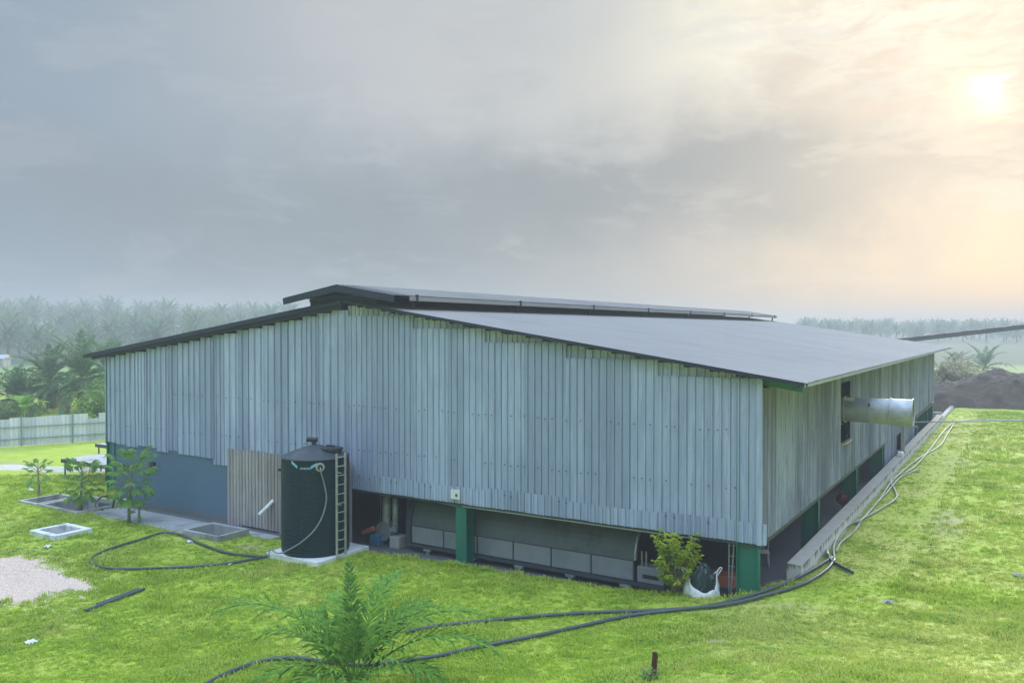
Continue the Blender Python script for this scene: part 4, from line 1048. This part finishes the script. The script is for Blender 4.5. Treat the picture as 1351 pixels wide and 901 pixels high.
# banana plant
p = CAM + ray(30, 434.8)*66; bz = gz(p[0], p[1])
bp = thing('banana_plant', 'bright green banana plant just behind the white fence', 'banana plant', (p[0], p[1], bz))
MB().tube([(0, 0, 0), (0, 0, 1.8)], [.13, .08], 8).build('stem', M['midrib'], bp)
for i in range(10):
    mb = MB(); L = random.uniform(1.5, 2.1); e = R_(random.uniform(35, 78)); N = 6; q_ = Vector((0, 0, 0)); vs = []
    for k in range(N+1):
        t_ = k/N; w_ = .30*math.sin(PI*(.06+.90*t_))**.7; an = e-R_(70)*t_**1.5
        vs += [(q_.x, -w_, q_.z+.05), (q_.x, 0, q_.z), (q_.x, w_, q_.z+.05)]; q_ = q_+Vector((math.cos(an), 0, math.sin(an)))*L/N
    mb.add(vs, [(k*3+j, k*3+j+1, k*3+3+j+1, k*3+3+j) for k in range(N) for j in range(2)])
    o = mb.build('leaf', M['banana'], bp, smooth=True); o.location = (0, 0, 1.5); o.rotation_euler = (0, 0, i*2.4)
# leafy bushes behind the fence
def bush(px, depth, z0, rx, rz, n, m, label, cat='bush', up=.6, ls=.35):
    p = CAM + ray(px, 434.8)*depth; mb = MB()
    for i in range(n):
        v = Vector((random.gauss(0, .45), random.gauss(0, .45), random.gauss(0, .42))); c = Vector((v.x*rx, v.y*rx, abs(v.z)*rz+.1))
        k = random.uniform(.7, 1.2)
        for q_ in range(5):
            b = random.uniform(0, 2*PI); leaf_quad(mb, c, Vector((math.cos(b), math.sin(b), random.uniform(-.2, up))), Vector((random.uniform(-.5, .5), random.uniform(-.5, .5), 1)), ls*k, ls*.4*k)
    o = mb.build('bush', m, loc=(p[0], p[1], gz(p[0], p[1])+z0)); tag(o, label, cat)
bush(133, 74, 0, 2.0, 3.2, 700, M['banana'], 'pale green bush behind the fence against the warehouse corner')
bush(106, 64, 0, .8, 2.6, 160, M['banana'], 'small bright bush showing above the fence right of its middle')
bush(4, 68, 0, 3.0, 2.0, 600, M['bush'], 'low dark bush behind the left end of the white fence')
bush(125, 110, 0, 5, 3.0, 800, M['bush'], 'distant scrub bush behind the large oil palms')
bush(1252, 92, 0, 2.2, 3.2, 500, M['drygrass'], 'clump of dry pale grass behind the compost heap next to the warehouse', 'grass', 2.5, .7)
bush(1270, 97, 0, 1.8, 3.2, 350, M['drygrass'], 'clump of dry pale grass emerging right beside the heap top', 'grass', 2.5, .7)
# far tiny building
p = CAM + ray(-1, 434.8)*178
t = thing('small_house', 'tiny pale hut far away in front of the left plantation', 'hut', (p[0], p[1], 0), YAW); t.scale = (.7, .7, .9)
MB().box((-2.2, -2, 0), (2.2, 2, 1.9)).build('wall', M['concrete'], t); MB().add([(-2.6, -2.4, 1.9), (2.6, -2.4, 1.9), (2.6, 2.4, 1.9), (-2.6, 2.4, 1.9), (-2.6, 0, 2.9), (2.6, 0, 2.9)], [(0, 1, 5, 4), (2, 3, 4, 5), (0, 4, 3), (1, 2, 5)]).build('roof', M['steel'], t)
MB().box((-.5, -2.03, .0), (.4, -1.99, 1.6)).build('door', M['darksteel'], t)

# ------------------------------------------------------------------ white sheet fence on the left
fa, fb = Vector(atz(-60, 594.5, 0)), Vector(atz(175, 579, 0)); fa.z = fb.z = 0
FD = (fb-fa); FLN = FD.length; fd = FD.normalized(); fang = math.atan2(fd.y, fd.x)
fc = thing('sheet_fence', 'white corrugated sheet fence on green posts behind the left lawn', 'fence', (fa.x, fa.y, 0), fang)
fsw = .78; F_S = sheet_mesh('fence_sheet', fsw, 3, M['fence'], .03)
nfs = int(FLN/fsw)
def fpx(x):
    P = fa+fd*x - Vector(CAM); return 675.5+FPX*(P.x*RT[0]+P.y*RT[1])/(P.x*FW[0]+P.y*FW[1]+P.z*FW[2])
for i in range(nfs):
    u = fpx(i*fsw+fsw/2); zt = 1.86+.03*math.sin(i)
    if 8 < u < 57: zt = 1.96
    if 57 <= u < 66: zt = 1.78
    if 66 <= u < 117: zt = 2.02
    if 117 <= u < 131: zt = 1.66
    if u >= 131: zt = 2.04
    inst('fence_sheet', F_S, fc, (i*fsw, .06, .04), (0, 0, 0), (1, 1, zt-.04+random.uniform(-.015, .015)))
for z in (.52, 1.32): MB().beam((0, -.01, z), (FLN, -.01, z), .04, .05).build('rail', M['fencepost'], fc)
x = 0
for i in range(nfs):
    x = i*3.1+.7
    if x > FLN: break
    MB().box((x-.045, -.10, 0), (x+.045, -.03, 2.1)).build('post', M['fencepost'], fc)
    if abs(fpx(x)-122) < 26: 
        for sg in (-1, 1): MB().beam((x, -.14, 1.05), (x+sg*.95, -.5, .05), .05, .05).build('brace', M['fencepost'], fc)

# low roofs at the left corner
def canopy(x0, x1, y0, y1, z, label):
    t = thing('low_canopy', label, 'canopy', (x0, y0, 0))
    X, Y = x1-x0, y1-y0
    MB().box((0, 0, z), (X, Y, z+.04)).build('roof_sheet', M['concrete'], t)
    MB().box((-.02, -.03, z-.16), (X+.02, .0, z+.035)).build('fascia', M['darksteel'], t)
    for a in (.08, X-.14):
        for b in (.1, Y-.16): MB().box((a, b, 0), (a+.06, b+.06, z)).build('post', M['darksteel'], t)
canopy(-38.2, -34.2, 2.3, 4.6, .95, 'low flat pale canopy with dark edge beyond the left papaya trees')
canopy(-41.6, -38.6, 6.3, 8.2, 1.05, 'smaller flat canopy farther back beside the green corner column')

# yellow pump, bucket, litter
p = atz(141, 668, .12)
t = thing('yellow_pump', 'small yellow pump with a black hose on the concrete near the green corner column', 'pump', (p[0], p[1]+.3, .03))
MB().tube([(-.2, 0, .55), (.2, 0, .62)], .16, 12).build('motor', M['yellow'], t, bevel=.02); MB().tube([(.2, 0, .62), (.32, 0, .63)], .08, 10).build('nozzle', M['black'], t)
MB().tube(curve_pts([(.1, 0, .5), (.15, -.05, .3), (.1, -.1, .0)], 4), .04, 6).build('support', M['black'], t)
MB().tube(curve_pts([(-.2, 0, .5), (-.7, -.1, .42), (-1.2, 0, .15), (-.9, -.3, .03), (-.4, -.5, .03), (.2, -.6, .03)], 6), .03, 6).build('hose', M['black'], t)
p = atz(153, 671, .03)
mb = MB().lathe([(0, 0), (.13, 0), (.16, .36), (.17, .37), (.15, .36), (.12, .02), (0, .02)], n=18)
tag(mb.build('white_bucket', M['white'], loc=(p[0]+.1, -.5, .03), smooth=True), 'white bucket on the concrete beside the yellow pump', 'bucket')
def litter(px, py, size, label, m='white', name='litter'):
    g = ground(px, py, .02); mb = MB(); vs = []; n = 7
    for i in range(n):
        for j in range(n): vs.append(((i-3)*size/6*random.uniform(.8, 1.1), (j-3)*size/7*random.uniform(.8, 1.1), random.uniform(0, size*.32)))
    mb.add(vs, [(i*n+j, i*n+j+1, (i+1)*n+j+1, (i+1)*n+j) for i in range(n-1) for j in range(n-1)])
    tag(mb.build(name, M[m], loc=g), label, 'litter')
litter(41, 848, .26, 'crumpled white paper in the bottom left grass')
litter(63, 722, .28, 'white scrap on the grass below the square manhole')
litter(250, 715, .22, 'small white scrap inside the hose loop')
litter(302, 745, .25, 'white scrap beside the hose near the tank')
litter(1172, 795, .24, 'crushed clear plastic bottle in the middle of the right lawn', 'apron')
litter(1343, 760, .26, 'crushed clear plastic bottle at the right edge of the lawn', 'apron')
litter(1300, 538, .7, 'pale sheet lying at the foot of the compost heap')
litter(40, 647, .3, 'white scrap on the grass by the small papaya tree')

# ------------------------------------------------------------------ compost heap
def heap(x0, x1, y0, y1, n, m):
    vs = []; X = np.linspace(x0, x1, n); Y = np.linspace(y0, y1, m)
    gx, gy = np.meshgrid(X, Y)
    u = (gx-x0)/(x1-x0); v = (gy-y0)/(y1-y0)
    edge = np.minimum(np.minimum(u*(x1-x0), (1-u)*(x1-x0)), np.minimum(v*(y1-y0), (1-v)*(y1-y0)))
    edge = edge + (vnoise(gx, gy, 2.7, 3)-.5)*2.0
    prof = np.interp(gx, [x0, -4, -1, 1.5, 3.5, 5.5, 8, 11, 14, x1], [1.2, 1.6, 2.0, 2.9, 3.8, 3.4, 3.6, 3.3, 3.6, 3.2])
    hgt = prof*(1-np.exp(-np.clip(edge, 0, 99)/2.2)) if False else np.minimum(prof, np.clip(edge, 0, 99)*.85)
    hgt = hgt - .25*np.exp(-((prof-np.clip(edge, 0, 99)*.85)/.6)**2)
    hgt += (vnoise(gx, gy, 1.5, 4)-.5)*.7 + (vnoise(gx, gy, .6, 6)-.5)*.35 + (vnoise(gx, gy, .3, 8)-.5)*.16
    z = np.where(edge < .25, -.4, hgt)+0
    me = bpy.data.meshes.new('compost_heap'); idx = np.arange(n*m).reshape(m, n)
    me.from_pydata(np.stack([gx.ravel(), gy.ravel(), z.ravel()], -1).tolist(), [], np.stack([idx[:-1, :-1], idx[:-1, 1:], idx[1:, 1:], idx[1:, :-1]], -1).reshape(-1, 4).tolist())
    me.materials.append(M['compost']); o = bpy.data.objects.new('compost_heap', me); COL.objects.link(o)
    tag(o, 'large dark brown compost heap beyond the right lawn', 'heap')
heap(-9, 26, 61.5, 80, 150, 80)

# ------------------------------------------------------------------ inclined conveyor
cv = thing('conveyor', 'dark inclined conveyor gallery rising to the right behind the roof', 'conveyor')
ca = CAM + ray(1195, 451)*104; cb = CAM + ray(1420, 424)*104; ca = Vector(ca)-Vector(RT)*6+Vector((0, 0, -.5*1.0)); cb = Vector(cb)
d = (cb-ca); u_ = d.normalized()
MB().beam(ca, cb, 1.4, .40).build('gallery_floor', M['darksteel'], cv)
L = d.length; nseg = int(L/1.5)
for i in range(nseg):
    a = ca+u_*(i*1.5); b = a+u_*1.38
    MB().beam(a+Vector((0, 0, .27+.05*(i % 2))), b+Vector((0, 0, .27+.05*((i+1) % 2))), 1.5, .16).build('hood_panel', M['hood'], cv)
for f in (.1, .98):
    a = ca+u_*L*f; MB().beam((a.x, a.y, 0), (a.x, a.y, a.z-.2), .3, .3).build('trestle_leg', M['darksteel'], cv)

# ------------------------------------------------------------------ grass tufts and gravel (instanced, one object each)
src = bpy.data.collections.new('grass_sources')      # not linked to the scene: only a source for instancing
def tuft(seed, nb, h, spread, wd_):
    rd_ = random.Random(seed); mb = MB()
    for i in range(nb):
        a = rd_.uniform(0, 2*PI); r = spread*math.sqrt(rd_.random()); p = Vector((r*math.cos(a), r*math.sin(a), -.01)); b = rd_.uniform(0, 2*PI)
        hh = h*rd_.uniform(.55, 1.15); d = Vector((math.cos(b), math.sin(b), 0)); ln = rd_.uniform(.2, .8)*hh; s = Vector((-d.y, d.x, 0))*wd_
        mid = p+d*ln*.35+Vector((0, 0, hh*.62)); tip = p+d*ln+Vector((0, 0, hh*rd_.uniform(.8, 1)))
        mb.add([p-s, p+s, mid+s*.8, mid-s*.8, tip], [(0, 1, 2, 3), (3, 2, 4)])
    return mb.mesh('grass_tuft', M['grass'])
for k in range(5):
    o = bpy.data.objects.new('grass_tuft_%02d' % k, tuft(k, 15, .072 if k < 3 else .10, .12, .0085)); src.objects.link(o)
wm = MB()
for i in range(16):
    a = i*2.4; leaf_quad(wm, Vector((.02*math.cos(a), .02*math.sin(a), .01)), Vector((math.cos(a), math.sin(a), random.uniform(.2, 1.2))), Vector((0, 0, 1)), random.uniform(.05, .11), random.uniform(.02, .035))
o = bpy.data.objects.new('grass_tuft_05', wm.mesh('lawn_weed', leaf('lawn_weed_leaf', (.20, .33, .04), (.32, .46, .07), .3))); src.objects.link(o)
src2 = bpy.data.collections.new('stone_sources')
for k in range(3):
    bmx = bmesh.new(); bmesh.ops.create_icosphere(bmx, subdivisions=1, radius=.03)
    for v in bmx.verts: v.co *= random.uniform(.7, 1.25); v.co.z *= .6
    m_ = bpy.data.meshes.new('stone_chip'); bmx.to_mesh(m_); bmx.free(); m_.materials.append(M['stone'])
    o = bpy.data.objects.new('stone_chip_%02d' % k, m_); src2.objects.link(o)
def scatter(name, P, rot, scl, coll, nsrc, label, cat):
    me = bpy.data.meshes.new(name); me.from_pydata(P.tolist(), [], [])
    vattr(me, 'scl', scl); vattr(me, 'rotz', rot); a = me.attributes.new('pick', 'INT', 'POINT'); pk = rng.integers(0, nsrc, len(P))
    if nsrc == 5: pk[(rng.random(len(P)) < .035*vnoise(P[:, 0], P[:, 1], 2.2, 21)*2)] = 5
    a.data.foreach_set('value', pk.astype(np.int32))
    o = bpy.data.objects.new(name, me); COL.objects.link(o); tag(o, label, cat, kind='stuff')
    ng = bpy.data.node_groups.new(name+'_nodes', 'GeometryNodeTree')
    ng.interface.new_socket('Geometry', in_out='INPUT', socket_type='NodeSocketGeometry'); ng.interface.new_socket('Geometry', in_out='OUTPUT', socket_type='NodeSocketGeometry')
    N = ng.nodes; L = ng.links
    gi, go_ = N.new('NodeGroupInput'), N.new('NodeGroupOutput'); ip = N.new('GeometryNodeInstanceOnPoints'); ci = N.new('GeometryNodeCollectionInfo')
    ci.inputs['Collection'].default_value = coll; ci.inputs['Separate Children'].default_value = True; ci.inputs['Reset Children'].default_value = True
    def na(nm, ty):
        x = N.new('GeometryNodeInputNamedAttribute'); x.data_type = ty; x.inputs['Name'].default_value = nm; return x.outputs['Attribute']
    cmb = N.new('ShaderNodeCombineXYZ'); L.new(na('rotz', 'FLOAT'), cmb.inputs['Z'])
    L.new(gi.outputs[0], ip.inputs['Points']); L.new(ci.outputs[0], ip.inputs['Instance']); ip.inputs['Pick Instance'].default_value = True
    L.new(na('pick', 'INT'), ip.inputs['Instance Index']); L.new(cmb.outputs[0], ip.inputs['Rotation']); L.new(na('scl', 'FLOAT'), ip.inputs['Scale']); L.new(ip.outputs[0], go_.inputs[0])
    md = o.modifiers.new('scatter', 'NODES'); md.node_group = ng; return o
def sample(dmin, dmax, dens):
    lmax = dmax*.70; area = (dmax-dmin)*2*lmax; n = int(area*dens)
    d = rng.uniform(dmin, dmax, n); l = rng.uniform(-lmax, lmax, n); ok = np.abs(l) < d*.66+1.0; d = d[ok]; l = l[ok]
    X = CAM[0]+RT[0]*l+HZ[0]*d; Y = CAM[1]+RT[1]*l+HZ[1]*d
    ind = (indist(X, Y) > -.02) & (X > -WW-.5) & (Y < 75)
    bad = ind | ((((X > -28.5) & (X < -21.4) & (Y > -2.13) & (Y < 0)) | ((X > -21.5) & (X < -18.1) & (Y > -1.0) & (Y < 0)))) | ((X > PX0-.02) & (X < PX1+.02) & (Y > PY0) & (Y < PY1+.3)) | ((X > .2) & (X < .76) & (Y > 1.85))
    bad |= (Y > 60.5)
    for a, b, c, e in PITS: bad |= (X > a-.02) & (X < b+.02) & (Y > c-.02) & (Y < e+.02)
    bad |= rng.random(len(X)) < bare_at(X, Y)*1.05
    bad |= stony_at(X, Y)+(vnoise(X, Y, .5, 9)-.5)*.6 > .5
    # behind the warehouse or the fence nothing is seen
    bad |= (X < -36) & ((Y-6)*3 > (X+52.2)*6 + 12)
    ok = ~bad; return X[ok], Y[ok], d[ok]
XS = []; SC = []
for a, b, dn, s in ((9, 15, 190, .8), (15, 21, 140, .9), (21, 30, 75, 1.15), (30, 45, 30, 1.5), (45, 75, 9, 2.1)):
    X, Y, d = sample(a, b, dn); k = .55+.9*vnoise(X, Y, 1.6, 11)*vnoise(X, Y, .7, 12)*1.6
    if a >= 45: sel = X > -8; X, Y, k = X[sel], Y[sel], k[sel]
    k = k*np.where((indist(X, Y) > -.6) & (X > -14) & (Y < .3), 1.35, 1.0)*np.where((X > .6) & (X < 3.2) & (Y > -1), .5, 1.0)
    XS.append(np.stack([X, Y, height(X, Y)], -1)); SC.append(s*k*rng.uniform(.7, 1.25, len(X)))
P = np.concatenate(XS); S = np.concatenate(SC); print('tufts', len(P), 'far palms', cnt)
scatter('grass', P, rng.uniform(0, 6.28, len(P)), S, src, 5, 'short bright green grass covering the lawns around the warehouse', 'grass')
n = 26000; X = rng.uniform(q0.x-7, q0.x+6, n); Y = rng.uniform(q0.y-4, q0.y+5, n)
ok = (stony_at(X, Y)+(vnoise(X, Y, .5, 9)-.5)*.7 > .5) | ((rng.random(n) < .16) & (stony_at(X, Y) > .08)); X, Y = X[ok], Y[ok]
scatter('gravel', np.stack([X, Y, height(X, Y)+.005], -1), rng.uniform(0, 6.28, len(X)), rng.uniform(.5, 1.5, len(X)), src2, 3, 'patch of pale stone chips in the grass at the left edge', 'gravel')

# ------------------------------------------------------------------ haze
hm = bpy.data.materials.new('haze_air'); hm.use_nodes = True; ht = NT(hm.node_tree)
pv_ = ht.n('ShaderNodeVolumePrincipled', {'Color': (.74, .80, .81, 1), 'Density': .0018, 'Anisotropy': .05})
ht.n('ShaderNodeOutputMaterial', {'Volume': pv_.outputs[0]})
hz = MB().box((-640, -80, -1.5), (560, 860, 21.5)).build('haze', hm); tag(hz, kind='stuff')
